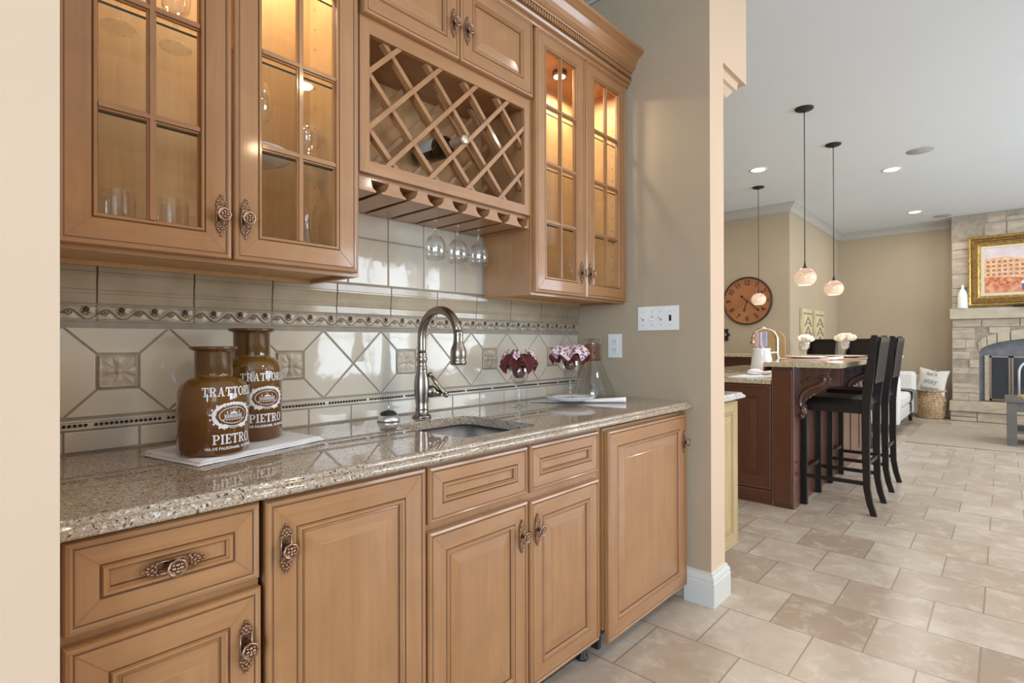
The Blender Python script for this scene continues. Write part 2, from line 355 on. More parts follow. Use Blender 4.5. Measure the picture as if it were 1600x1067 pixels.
def copy_tree(o, loc=None, rz=None, label=None, parent=None):
    c = o.copy(); COL.objects.link(c)
    if parent: c.parent = parent
    if loc is not None: c.location = loc
    if rz is not None: c.rotation_euler = (0, 0, rz)
    if label: c['label'] = label
    for ch in [q for q in o.children]: copy_tree(ch, parent=c)
    return c
def struct(mb, name): return tag(mb.build(name, None, Vector((0, 0, 0))), kind='structure')
def text_polys(txt, size, offset=0.0, spacing=1.0):
    cu = bpy.data.curves.new('t', 'FONT'); cu.body = txt; cu.size = size; cu.offset = offset; cu.space_character = spacing
    cu.align_x = 'CENTER'; cu.align_y = 'CENTER'; cu.resolution_u = 3; o = bpy.data.objects.new('t', cu); COL.objects.link(o)
    bpy.context.view_layer.update(); me = o.to_mesh(); vs = [tuple(v.co) for v in me.vertices]; fs = [list(p.vertices) for p in me.polygons]
    o.to_mesh_clear(); bpy.data.objects.remove(o); bpy.data.curves.remove(cu); return vs, fs

# ------------------------------------------------------------------ structure
XL, XR = .131, 2.401
mb = MB(); mb.box(-3.2, 11.2, -5.8, 3.3, -.1, 0, 'floor'); struct(mb, 'floor')
mb = MB(); mb.box(-3.2, 11.2, -5.8, 3.3, CEIL, CEIL+.1, 'ceil'); struct(mb, 'ceiling')
mb = MB(); mb.box(XL, XR, .001, .15, 0, CEIL, 'paint'); struct(mb, 'wall_back')
mb = MB(); mb.box(-3.2, XL, -.737, .15, 0, CEIL, 'litpaint'); struct(mb, 'wall_left')
def pil(mb):
    mb.add([(XR, -.737, 0), (XR, .15, 0), (XR, .15, CEIL), (XR, -.737, CEIL)], [(0, 1, 2, 3)], 'paint')
    mb.add([(XR, -.737, 0), (2.56, -.737, 0), (2.56, -.737, CEIL), (XR, -.737, CEIL)], [(0, 1, 2, 3)], 'litpaint')
    mb.add([(2.56, -.737, 0), (2.56, .15, 0), (2.56, .15, CEIL), (2.56, -.737, CEIL)], [(0, 1, 2, 3)], 'paint')
    mb.add([(XR, .15, 0), (2.56, .15, 0), (2.56, .15, CEIL), (XR, .15, CEIL)], [(0, 1, 2, 3)], 'paint')
mb = MB(); pil(mb); struct(mb, 'wall_right')
mb = MB(); mb.box(2.56, 3.10, 0, .15, 0, CEIL, 'paint').box(3.10, 3.25, 0, 3.1, 0, CEIL, 'paint'); struct(mb, 'wall_kitchen_side')
mb = MB(); mb.box(3.25, 8.05, 3.0, 3.15, 0, CEIL, 'paint'); struct(mb, 'wall_kitchen_back')
mb = MB(); mb.box(8.05, 11.2, .46, 3.2, 0, CEIL, 'paint'); struct(mb, 'wall_clock_side')
mb = MB(); mb.box(11.0, 11.2, -5.8, .46, 0, CEIL, 'paint'); struct(mb, 'wall_fireplace_side')
# soffit over the kitchen cabinets (bulkhead)
mb = MB(); mb.box(2.56, 2.87, -.737, 0, 2.515, CEIL, 'litpaint'); struct(mb, 'trim_1')
# window walls
def windowwall(name, spans, lo, hi, plane, axis):
    mb = MB(); edges = [lo]; z0, z1 = .65, 2.55
    def bx(a, b, za, zb, m='paint'):
        if axis == 'x': mb.box(a, b, plane-.2, plane, za, zb, m)
        else: mb.box(plane-.2, plane, a, b, za, zb, m)
    cur = lo
    for c, w in spans:
        bx(cur, c-w/2, 0, CEIL); bx(c-w/2, c+w/2, 0, z0); bx(c-w/2, c+w/2, z1, CEIL); cur = c+w/2
    bx(cur, hi, 0, CEIL); struct(mb, name)
    for i, (c, w) in enumerate(spans):
        mb = MB(); t = .045
        def fx(a, b, za, zb):
            if axis == 'x': mb.box(a, b, plane-.09, plane-.05, za, zb, 'base')
            else: mb.box(plane-.09, plane-.05, a, b, za, zb, 'base')
        fx(c-w/2, c-w/2+t, z0, z1); fx(c+w/2-t, c+w/2, z0, z1); fx(c-w/2, c+w/2, z0, z0+t); fx(c-w/2, c+w/2, z1-t, z1)
        fx(c-.015, c+.015, z0+t, z1-t)
        for zz in (1.28, 1.92): fx(c-w/2+t, c+w/2-t, zz-.012, zz+.012)
        struct(mb, 'window_%d' % (struct_n[0])); struct_n[0] += 1
struct_n = [1]
windowwall('wall_front', WINX, -3.2, 11.2, WY, 'x')
windowwall('wall_far_left', [(-3.8, 2.8)], -5.6, -.737, -3.0, 'y')
# baseboards
def bb_prof(d): return [(0, 0), (d, 0), (d, .105), (d*.85, .112), (d*.95, .118), (d*.8, .130), (d*.45, .138), (d*.45, .146), (0, .150)]
def sweep(mb, pts, side, prof, m):
    n = len(pts); P = [Vector((p[0], p[1])) for p in pts]; rings = []
    for i in range(n):
        nn = []
        if i > 0: d = (P[i]-P[i-1]).normalized(); nn.append(Vector((-d.y, d.x))*side)
        if i < n-1: d = (P[i+1]-P[i]).normalized(); nn.append(Vector((-d.y, d.x))*side)
        b = (nn[0]+nn[1])/(1+nn[0].dot(nn[1])) if len(nn) == 2 else nn[0]
        rings.append([(P[i].x+b.x*o, P[i].y+b.y*o, h) for o, h in prof])
    k = len(prof)
    for i in range(n-1): mb.add(rings[i]+rings[i+1], [(j, (j+1) % k, k+(j+1) % k, k+j) for j in range(k)], m)
    mb.add(rings[0], [list(range(k))], m); mb.add(rings[-1], [list(range(k))], m)
mb = MB(); sweep(mb, [(XR, -.615), (XR, -.737), (2.56, -.737), (2.56, -.66)], -1, bb_prof(.020), 'base')
def pr(poly, y0, sgn): return [(y0+sgn*p[0], p[1]) for p in poly]
struct(mb, 'baseboard_right')
mb = MB(); mb.prism(pr(bb_prof(.020), -.737, -1), -3.0, XL+.02, 'base', 'x'); struct(mb, 'baseboard_left')
mb = MB(); mb.prism([(11.0-p[0], p[1]) for p in bb_prof(.018)], -1.1, .44, 'base', 'y'); mb.prism([(8.05-p[0], p[1]) for p in bb_prof(.018)], .44, 3.0, 'base', 'y')
mb.prism(pr(bb_prof(.018), .46, -1), 8.04, 11.0, 'base', 'x'); struct(mb, 'baseboard_far')
# crown mouldings: profile (outward, down-from-ceiling)
CP = [(0, .115), (.012, .115), (.014, .100), (.026, .094), (.032, .075), (.052, .050), (.074, .032), (.082, .020), (.094, .016), (.094, 0), (0, 0)]
def crown_run(mb, pts, side=1):
    """pts: polyline in plan; moulding on the left side if side=1"""
    n = len(pts); P = [Vector((p[0], p[1])) for p in pts]; rings = []
    for i in range(n):
        d0 = (P[i]-P[i-1]).normalized() if i > 0 else None; d1 = (P[i+1]-P[i]).normalized() if i < n-1 else None
        nn = []
        for d in (d0, d1):
            if d is not None: nn.append(Vector((-d.y, d.x))*side)
        if len(nn) == 2: b = (nn[0]+nn[1]); b = b/ (1+nn[0].dot(nn[1]))
        else: b = nn[0]
        rings.append([(P[i].x+b.x*o, P[i].y+b.y*o, CEIL-h) for o, h in CP])
    k = len(CP)
    for i in range(n-1): mb.add(rings[i]+rings[i+1], [(j, (j+1) % k, k+(j+1) % k, k+j) for j in range(k)], 'trim')
mb = MB(); crown_run(mb, [(XL, -.737), (XL, 0), (XR, 0), (XR, -.70)], -1); struct(mb, 'trim_2')
mb = MB(); crown_run(mb, [(8.05, 3.0), (8.05, .46), (11.0, .46), (11.0, -1.14)], -1); struct(mb, 'trim_3')
mb = MB(); crown_run(mb, [(2.87, 0), (2.87, -.737), (2.60, -.737)], 1); 
for v in range(0): pass
mb = MB(); crown_run(mb, [(2.87, 0), (2.87, -.737), (2.80, -.737)], 1) if False else None

# ------------------------------------------------------------------ backsplash
BX0, BX1 = XL+.002, XR-.002
bs = thing('tile_backsplash', (1.27, 0, .915), 'glossy cream tile backsplash with diagonal tiles, flower insets and scroll border above the bar counter', 'backsplash')
mb = MB(); mb.box(BX0, BX1, -.008, 0, .90, 2.20, 'grout'); mb.build('grout', bs)
def inset(poly, d):
    n = len(poly); out = []; area_ = sum(poly[i][0]*poly[(i+1) % n][1]-poly[(i+1) % n][0]*poly[i][1] for i in range(n)); sg = 1 if area_ > 0 else -1
    L = []
    for i in range(n):
        a, b = Vector(poly[i]), Vector(poly[(i+1) % n]); e = (b-a).normalized(); nn = Vector((-e.y, e.x))*sg; L.append((a+nn*d, e))
    for i in range(n):
        p, e = L[i-1]; q, f = L[i]; den = e.x*f.y-e.y*f.x
        if abs(den) < 1e-9: out.append((q.x, q.y)); continue
        t = ((q.x-p.x)*f.y-(q.y-p.y)*f.x)/den; r = p+e*t; out.append((r.x, r.y))
    return out
def tile(mb, poly, m='tile', g=.0027, y0=-.006, y1=-.0115):
    a = inset(poly, g); b = inset(poly, g+.002); n = len(a)
    v = [(p[0], y0, p[1]) for p in a]+[(p[0], y1+.001, p[1]) for p in a]+[(p[0], y1, p[1]) for p in b]
    f = [(i, (i+1) % n, n+(i+1) % n, n+i) for i in range(n)]+[(n+i, n+(i+1) % n, 2*n+(i+1) % n, 2*n+i) for i in range(n)]+[list(range(2*n, 3*n))]
    mb.add(v, f, m)
def clipx(poly, lo, hi):
    def half(P, k, sgn):
        out = []
        for i in range(len(P)):
            a, b = P[i], P[(i+1) % len(P)]; da, db = sgn*(a[0]-k), sgn*(b[0]-k)
            if da >= 0: out.append(a)
            if da*db < 0: t = da/(da-db); out.append((a[0]+(b[0]-a[0])*t, a[1]+(b[1]-a[1])*t))
        return out
    P = half(poly, lo, 1); return half(P, hi, -1) if P else P
def tilec(mb, poly, **k):
    P = clipx(poly, BX0+.001, BX1-.001)
    if len(P) < 3: return
    w = max(p[0] for p in P)-min(p[0] for p in P); h = max(p[1] for p in P)-min(p[1] for p in P)
    if w < .012 or h < .012: return
    tile(mb, P, **k)
ZB0, ZB1 = 1.003, 1.232; ZM = (ZB0+ZB1)/2; PX = .229; C0 = .346; HF = .0455; hh = (ZB1-ZB0)/2
mb = MB()
for k in range(-2, 11):
    c = C0+PX*k; fl = (k % 2 == 0); xl, xr = c-PX/2, c+PX/2
    # top and bottom triangles (truncated at the flower square)
    for s_ in (1, -1):
        zt = ZM+s_*hh
        tilec(mb, [(xl, zt), (xr, zt), (c+HF, ZM+s_*HF), (c-HF, ZM+s_*HF)] if fl else [(xl, zt), (xr, zt), (c, ZM)])
    c2 = c+PX; fl2 = not fl
    left = [(c+HF, ZM-HF), (c+HF, ZM+HF)] if fl else [(c, ZM)]; right = [(c2-HF, ZM+HF), (c2-HF, ZM-HF)] if fl2 else [(c2, ZM)]
    tilec(mb, left+[(xr, ZB1)]+right+[(xr, ZB0)])
mb.build('diagonal_tiles', bs)
mb = MB()
i = 0; x = .234-.158
while x < BX1:
    tilec(mb, [(x, .9165), (x+.158, .9165), (x+.158, .972), (x, .972)]); x += .158
mb.build('bottom_tiles', bs)
mb = MB(); x = 1.18-.168*7
while x < BX1:
    for zz in (1.400, 1.568, 1.736, 1.904): tilec(mb, [(x, zz), (x+.168, zz), (x+.168, zz+.168), (x, zz+.168)])
    x += .168
mb.build('square_tiles', bs)
# flower relief tiles
for k in range(0, 11, 2):
    c = C0+PX*k
    if c+HF > BX1: continue
    mb = MB(); R_ = HF-.0035
    def fn(u, v, c=c):
        a, b = (u*2-1), (v*2-1); r = sqrt(a*a+b*b); t = atan2(b, a); e = max(abs(a), abs(b))
        h = .002+.0065*max(0, cos(4*t))**.7*max(0, 1-abs(r-.55)/.5)+.0025*max(0, cos(4*t+pi))**2*max(0, 1-abs(r-.72)/.45)+.0016*cos(24*t)*(r > .25)*max(0, 1.1-r)
        if r < .17: h = .006*sqrt(max(0, 1-(r/.17)**2))+.003
        if e > .93: h = .006
        if e > .999: h = 0
        return (c+a*R_, -.0095-h, ZM+b*R_)
    mb.grid(fn, 36, 36, 'relief', True); mb.build('flower_tile', bs)
# scroll border
SEAMS = [.301+.2222*k for k in range(-1, 11)]
mb = MB(); SZ0, SZ1 = 1.2475, 1.288
def scroll(u, v):
    x = BX0+u*(BX1-BX0); z = v*2-1; ph = (x-.301)/.0741*2*pi
    w = .62*sin(ph); h = .0035*math.exp(-((z-w)/.20)**2)
    for q in (-1, 0, 1):
        n = round(ph/(2*pi))+q
        for off, zc in ((.25, -.3), (.75, .35)):
            xc = .301+(n+off)*.0741; dx = (x-xc)/.020; dz = (z-zc); r = sqrt(dx*dx+dz*dz)
            if r < .8: h = max(h, .003*(1-r/.8)*(1+.5*cos(6*atan2(dz, dx)+r*5)))
    if abs(z) > .88: h = .0045
    sd = min(abs(x-s_) for s_ in SEAMS)
    if sd < .0016: h = -.004
    return (x, -.0095-h, SZ0+v*(SZ1-SZ0))
mb.grid(scroll, 760, 18, 'relief', True)
# darker vine line, raised
for k in range(-3, 30):
    x0 = .301+k*.0741
    if x0 < BX0 or x0+.0741 > BX1: continue
    pts = [(x0+t*.0741/10, -.0128, (SZ0+SZ1)/2+.62*.02*sin(2*pi*t/10)-.004) for t in range(11)]
    mb.tube(pts, .0011, 'vine', 5)
    zc = (SZ0+SZ1)/2
    for off, zz, sg in ((.22, -.004, 1), (.72, .003, -1)):
        xc = x0+off*.0741
        for q in range(5):
            t0 = radians(20+q*34); L_ = .0115
            mb.tube([(xc, -.0125, zc+zz*sg*1.6), (xc+L_*.6*cos(t0), -.0140, zc+zz+sg*L_*.6*sin(t0)), (xc+L_*cos(t0+.35), -.0128, zc+zz+sg*L_*.85*sin(t0+.35))], [.0012, .0016, .0006], 'relief' if q % 2 else 'vine', 5)
for zz in (SZ0+.0032, SZ1-.0032): mb.box(BX0, BX1, -.0135, -.0125, zz-.0006, zz+.0006, 'vine')
mb.build('scroll_border', bs)
mb = MB()
for k in range(-3, 30):
    xc = .301+.0741*k-.022
    if xc < BX0+.01 or xc > BX1-.01: continue
    mb = MB()
    for q in range(5): t = 2*pi*q/5+.3; mb.ball((xc+.0042*cos(t), -.0145, 1.276+.0042*sin(t)), .0034, 'flower', 6, 4)
    mb.ball((xc, -.017, 1.276), .0022, 'bronzehi', 6, 4)
    mb.build('border_flower', bs)['label'] = 'small dark brown flower of the scroll border'
# cornice row above scroll
mb = MB(); prof = [(1.291, 0), (1.291, .005), (1.295, .0065), (1.316, .0060), (1.318, .0085), (1.322, .0098), (1.326, .0085), (1.328, .0065), (1.345, .0085), (1.362, .0115), (1.366, .0135), (1.371, .0135), (1.373, .0110), (1.382, .0115), (1.394, .0125), (1.397, .010), (1.3975, 0)]
for a, b in zip(SEAMS[:-1]+[SEAMS[-1]], SEAMS[1:]+[SEAMS[-1]+.2222]):
    a2, b2 = max(a+.0022, BX0), min(b-.0022, BX1)
    if b2-a2 > .01: mb.prism([(-.006-d, z) for z, d in prof], a2, b2, 'tilem', 'x')
mb.build('cornice_tiles', bs)
mb = MB(); mb.prism([(-.008, .975), (-.0125, .975), (-.0125, .9775), (-.0105, .979), (-.0105, .991), (-.0125, .9935), (-.0125, .998), (-.008, .998)], BX0, BX1, 'tile', 'x'); mb.build('liner', bs)
mb = MB(); x = BX0+.006; n = 0
while x < BX1-.004:
    if n % 15 != 14: mb.ball((x, -.012, .985), .0042, 'bead', 8, 5)
    x += .0107; n += 1
mb.build('bead_row', bs)['label'] = 'row of tiny dark brown beads'

# ------------------------------------------------------------------ countertop + sink
YF = -.655
ct = thing('countertop', (1.27, -.33, .915), 'speckled beige quartz bar countertop with an undermount sink cut-out', 'countertop')
HX0, HX1, HY0, HY1 = 1.045, 1.392, -.572, -.205
def rrect(x0, x1, y0, y1, r, n=6):
    P = []
    for cx, cy, a in ((x1-r, y1-r, 0), (x0+r, y1-r, 90), (x0+r, y0+r, 180), (x1-r, y0+r, 270)):
        for i in range(n+1): t = radians(a+90*i/n); P.append((cx+r*cos(t), cy+r*sin(t)))
    return P
bm = bmesh.new()
def loop(pts, z): 
    vs = [bm.verts.new((p[0], p[1], z)) for p in pts]; return [bm.edges.new((vs[i], vs[(i+1) % len(vs)])) for i in range(len(vs))]
hole = rrect(HX0, HX1, HY0, HY1, .045)
e = loop([(XL, -.632), (XR, -.632), (XR, -.0), (XL, -.0)], .915)+loop(hole, .915)
bmesh.ops.triangle_fill(bm, use_beauty=True, edges=e)
mb = MB(); mb.bm(bm, 'granite')
mb.prism([(p[0], p[1]) for p in hole][::-1], .883, .915, 'granite', 'z') if False else None
n = len(hole); mb.add([(p[0], p[1], .915) for p in hole]+[(p[0], p[1], .884) for p in hole], [(i, (i+1) % n, n+(i+1) % n, n+i) for i in range(n)], 'granite')
fp = [(-.632, .915), (-.637, .9142), (-.6405, .9115), (-.641, .908), (-.6415, .905), (-.6465, .9045), (-.652, .9015), (-.655, .896), (-.655, .890), (-.652, .8855), (-.646, .884), (-.60, .884)]
v = [(XL, a, b) for a, b in fp]+[(XR-.001, a, b) for a, b in fp]; n = len(fp)
mb.add(v, [(i, i+1, n+i+1, n+i) for i in range(n-1)], 'granite', True)
# small return of the edge in front of the end wall
mb.add([(XL, -.60, .884), (HX0-.02, -.60, .884), (HX0-.02, 0, .884), (XL, 0, .884)], [(0, 1, 2, 3)], 'granite'); mb.add([(HX1+.02, -.60, .884), (XR, -.60, .884), (XR, 0, .884), (HX1+.02, 0, .884)], [(0, 1, 2, 3)], 'granite')
mb.build('slab', ct)
sk = thing('bar_sink', (1.22, -.39, .884), 'stainless steel undermount bar sink below the bronze tap', 'sink')
mb = MB(); o1 = rrect(HX0-.006, HX1+.006, HY0-.006, HY1+.006, .05); o0 = rrect(HX0-.02, HX1+.02, HY0-.02, HY1+.02, .06); o2 = rrect(HX0+.004, HX1-.004, HY0+.004, HY1-.004, .05); o3 = rrect(HX0+.03, HX1-.03, HY0+.03, HY1-.03, .04)
L = [[(p[0], p[1], z) for p in P] for P, z in ((o0, .8835), (o1, .8835), (o2, .72), (o3, .705))]; n = len(o1)
for a, b in zip(L[:-1], L[1:]): mb.add(a+b, [(i, (i+1) % n, n+(i+1) % n, n+i) for i in range(n)], 'steel', True)
mb.add(L[3], [list(range(n))], 'steel'); mb.build('bowl', sk)
mb = MB(); mb.lathe([(.0, .002), (.018, .002), (.02, .004), (.042, .005), (.045, .001)], (1.22, -.39, .705), 24, 'nickel'); mb.build('drain', sk)

# tap
FX, FY = 1.247, -.125
tp = thing('bar_faucet', (FX, FY, .915), 'brushed nickel high-arc pull-down bar faucet behind the small sink', 'faucet')
mb = MB(); mb.lathe([(0, 0), (.034, 0), (.035, .004), (.030, .010), (.024, .014), (.023, .030), (.0245, .034), (.0215, .040), (.024, .06), (.0275, .09), (.0285, .115), (.026, .145), (.0205, .168), (.0185, .178), (.021, .183), (.0185, .188), (.0165, .195), (.018, .206), (.0205, .214), (.018, .223), (.016, .228), (.0185, .233), (.0165, .238)], (FX, FY, .915), 32, 'nickel'); mb.build('body', tp)
mb = MB(); R_ = .1; zc = .915+.292
pts = [(FX, FY, .915+.235+i*.0145) for i in range(4)]+[(FX, FY-R_+R_*cos(radians(a)), zc+R_*sin(radians(a))) for a in range(0, 171, 10)]
mb.tube(pts, .0155, 'nickel', 20); mb.build('spout', tp)
a = radians(165); ex, ez = FY-R_+R_*cos(radians(170)), zc+R_*sin(radians(170))
mb = MB(); mb.lathe([(.0155, .004), (.0175, 0), (.0165, -.006), (.0165, -.028), (.019, -.040), (.0255, -.056), (.0275, -.072), (.0265, -.088), (.0245, -.094), (.028, -.098), (.028, -.108), (.024, -.111), (0, -.111)], (FX, ex-.003, ez), 28, 'nickel'); mb.build('spray_head', tp)
mb = MB(); hx, hy, hz = FX+.030, FY-.018, .915+.105
mb.ball((hx, hy, hz-.01), .023, 'nickel', 16, 10, (1.1, 1, 1)); mb.tube([(hx-.02, hy+.012, hz-.01), (hx+.028, hy-.022, hz-.018)], [.019, .011], 'nickel', 16)
mb.tube([(hx-.008, hy-.006, hz+.052), (hx+.010, hy-.020, hz+.020), (hx+.030, hy-.034, hz-.012), (hx+.038, hy-.040, hz-.022)], [.006, .0085, .008, .010], 'nickel', 12)
mb.ball((hx-.008, hy-.006, hz+.052), .010, 'nickel', 12, 8); mb.ball((hx+.038, hy-.040, hz-.024), .010, 'nickel', 12, 8); mb.build('lever_handle', tp)
ab = thing('drain_stopper', (1.108, -.115, .915), 'round steel and black sink stopper standing on the counter left of the faucet', 'stopper')
mb = MB(); mb.lathe([(0, 0), (.038, 0), (.040, .004), (.036, .012), (.030, .020), (.026, .022)], (1.108, -.115, .9155), 28, 'steel'); mb.build('cup', ab)
mb = MB(); mb.lathe([(.029, .020), (.027, .030), (.014, .036), (0, .036)], (1.108, -.115, .9155), 20, 'black'); mb.build('rubber_cap', ab)
mb = MB(); mb.tube([(1.108, -.115, .95), (1.108, -.115, .972)], .0022, 'steel', 8); mb.build('pin', ab)

# ------------------------------------------------------------------ cabinet door helpers
def ringpanel(mb, x0, x1, z0, z1, yb, prof, mats, center=None, ax='y', sgn=-1, mv='wv', mh='wh'):
    """nested mitred rings on a vertical face. yb = back plane, outward = sgn along ax. prof: (inset, out); mats per ring (None = wood)"""
    def P(a, z, o): return (a, yb+sgn*o, z) if ax == 'y' else (yb+sgn*o, a, z)
    def R4(d, o): return [P(x0+d, z0+d, o), P(x1-d, z0+d, o), P(x1-d, z1-d, o), P(x0+d, z1-d, o)]
    for i in range(len(prof)-1):
        a, b = R4(*prof[i]), R4(*prof[i+1]); k = mats[i] if i < len(mats) else None
        for j in range(4):
            m = k if k else (mh if j in (0, 2) else mv)
            mb.add([a[j], a[(j+1) % 4], b[(j+1) % 4], b[j]], [(0, 1, 2, 3)], m)
    if center: mb.add(R4(*prof[-1]), [(0, 1, 2, 3)], center)
    return R4
def mitre(mb, x0, x1, z0, z1, yb, d0, d1, o, g='gl', ax='y', sgn=-1):
    w = .0007
    for sx, sz, cx, cz in ((1, 1, x0, z0), (-1, 1, x1, z0), (-1, -1, x1, z1), (1, -1, x0, z1)):
        p = [(cx+sx*(d0-w), cz+sz*(d0+w)), (cx+sx*(d0+w), cz+sz*(d0-w)), (cx+sx*(d1+w), cz+sz*(d1-w)), (cx+sx*(d1-w), cz+sz*(d1+w))]
        mb.add([((a, yb+sgn*(o+.0003), b) if ax == 'y' else (yb+sgn*(o+.0003), a, b)) for a, b in p], [(0, 1, 2, 3)], g)
G = 'gl'; G2 = 'gl2'
def door_prof(fw, raised=True, bw=.028):
    p = [(0, 0), (0, .015), (.0025, .0195), (.0085, .021), (.0118, .0185), (.0148, .018), (fw, .018), (fw+.0030, .016), (fw+.0055, .0205), (fw+.010, .0205), (fw+.0125, .0165), (fw+.0150, .0135), (fw+.0165, .0100)]
    m = [None, None, None, None, G, None, G, None, None, None, None, G]
    if raised: p += [(fw+.019, .0105), (fw+.021, .0125), (fw+.021+bw, .0170), (fw+.0225+bw, .0180)]; m += [None, None, None, None, G2] 
    return p, m
def raised_door(parent, name, x0, x1, z0, z1, yb, fw=.058, bw=.028, mv='wv', mh='wh', ax='y', sgn=-1, raised=True, label=None, g=None):
    mb = MB(); p, m = door_prof(fw, raised, bw)
    if g: m = [g if q in (G, G2) else q for q in m]
    ringpanel(mb, x0, x1, z0, z1, yb, p, m, mv if (z1-z0) > .2 or not raised else mh, ax, sgn, mv, mh); mitre(mb, x0, x1, z0, z1, yb, .0145, fw, .018, g or G2, ax, sgn)
    o = mb.build(name, parent)
    if label: o['label'] = label
    return o
def glass_door(parent, x0, x1, z0, z1, yb, fw=.058, cols=2, zs=None):
    mb = MB(); p = [(0, 0), (0, .015), (.0025, .0195), (.0085, .021), (.0118, .0185), (.0148, .018), (fw, .018), (fw+.002, .016), (fw+.004, .0195), (fw+.009, .0195), (fw+.011, .0150), (fw+.0125, .012), (fw+.014, .004), (fw+.014, 0)]
    ringpanel(mb, x0, x1, z0, z1, yb, p, [None]*4+[G, None, G, None, None, None, G, None, None]); mitre(mb, x0, x1, z0, z1, yb, .0145, fw, .018, G2)
    f = fw+.014; mb.add([(x0+f, yb, z0+f), (x1-f, yb, z0+f), (x1-f, yb, z1-f), (x0+f, yb, z1-f), (x0, yb, z0), (x1, yb, z0), (x1, yb, z1), (x0, yb, z1)], [(0, 1, 5, 4), (1, 2, 6, 5), (2, 3, 7, 6), (3, 0, 4, 7)], 'wv')
    d = mb.build('door', parent)
    mb = MB(); xm = (x0+x1)/2
    def bar(a0, a1, b0, b1, vert):
        mm = 'wv' if vert else 'wh'; mb.box(a0, a1, yb-.012, yb-.003, b0, b1, mm)
        if vert: mb.box(a0+.0003, a1-.0003, yb-.0123, yb-.0035, b0, b1, mm).box(a0+.0045, a1-.0045, yb-.0170, yb-.011, b0, b1, mm)
        else:
            mb.box(a0, a1, yb-.0165, yb-.011, b0+.0045, b1-.0045, mm)
            for g0, g1 in ((x0+f, xm-.010), (xm+.010, x1-f)): mb.box(g0, g1, yb-.0125, yb-.0118, b0+.0032, b0+.0045, G).box(g0, g1, yb-.0125, yb-.0118, b1-.0045, b1-.0032, G)
    for z in zs: bar(x0+f-.002, x1-f+.002, z-.009, z+.009, False)
    bar(xm-.009, xm+.009, z0+f-.002, z1-f+.002, True); mb.build('muntins', d)
    mb = MB(); mb.add([(x0+f-.003, yb-.002, z0+f-.003), (x1-f+.003, yb-.002, z0+f-.003), (x1-f+.003, yb-.002, z1-f+.003), (x0+f-.003, yb-.002, z1-f+.003)], [(0, 1, 2, 3)], 'pane'); mb.build('glass_pane', d)
    return d
# hardware -----------------------------------------------------------------
def hw_mesh():
    mb = MB(); H = .052
    out = [(0, H), (.0035, H-.003), (.003, H-.008), (.0075, H-.010), (.008, H-.015), (.0115, H-.017), (.0105, H-.023), (.0130, H-.027), (.0115, H-.031), (.0115, .0)]
    pts = [(x, z) for x, z in out]+[(x, -z) for x, z in out[::-1][1:]]; pts = pts+[(-x, z) for x, z in pts[::-1][1:-1]]
    mb.prism(pts, 0, -.0025, 'bronze', 'y')
    for x, z, r in [(0, H-.003, .0022), (0, H-.011, .0026), (.0045, H-.013, .0026), (-.0045, H-.013, .0026), (.008, H-.019, .0024), (-.008, H-.019, .0024), (0, H-.019, .003), (.004, H-.024, .0024), (-.004, H-.024, .0024), (.0105, H-.027, .0022), (-.0105, H-.027, .0022)]:
        for s_ in (1, -1): mb.ball((x, -.003, s_*z), r, 'bronzehi', 6, 4)
    for s_ in (1, -1):
        mb.tube([(s_*.0105, -.003, z) for z in (-.024, 0, .024)], .0012, 'bronzehi', 5)
        mb.tube([(-.0105, -.003, s_*.024), (-.005, -.0035, s_*.0285), (0, -.004, s_*.026), (.005, -.0035, s_*.0285), (.0105, -.003, s_*.024)], .0012, 'bronzehi', 5)
    mb.box(-.0085, .0085, -.0032, -.002, -.022, .022, 'bronze'); return mb
def knob_mesh():
    mb = MB(); c = (0, 0, 0)
    mb.lathe([(.006, -.002), (.0045, -.010), (.0045, -.016), (.008, -.019)], c, 14, 'bronze', 'y')
    mb.lathe([(.008, -.0185), (.0150, -.020), (.0168, -.0225), (.0168, -.0245), (.0152, -.0262), (.0135, -.0252)], c, 8, 'bronzehi', 'y')
    mb.lathe([(.0135, -.0252), (0, -.0245)], c, 8, 'bronze', 'y')
    for q in range(4):
        t = pi/2*q; mb.ball((.0058*cos(t), -.0262, .0058*sin(t)), .0036, 'bronzehi', 7, 4, (1, .6, 1)); t += pi/4
        mb.ball((.0088*cos(t), -.0256, .0088*sin(t)), .0024, 'bronzehi', 6, 4, (1, .6, 1))
    mb.ball((0, -.027, 0), .0026, 'bronzehi', 7, 4); return mb
_plate = hw_mesh().build('backplate', None, Vector((0, 0, 0))); _knob = knob_mesh().build('knob', None, Vector((0, 0, 0)))
PLATE_ME, KNOB_ME = _plate.data, _knob.data; bpy.data.objects.remove(_plate); bpy.data.objects.remove(_knob)
def pull(door, x, y, z, horiz=False, knob=True):
    o = Vector(door['_o'])
    for nm, me in (('backplate', PLATE_ME), ('knob', KNOB_ME)):
        q = bpy.data.objects.new(nm, me); COL.objects.link(q); q.parent = door; q.location = Vector((x, y, z))-o
        if horiz: q.rotation_euler = (0, pi/2, 0)

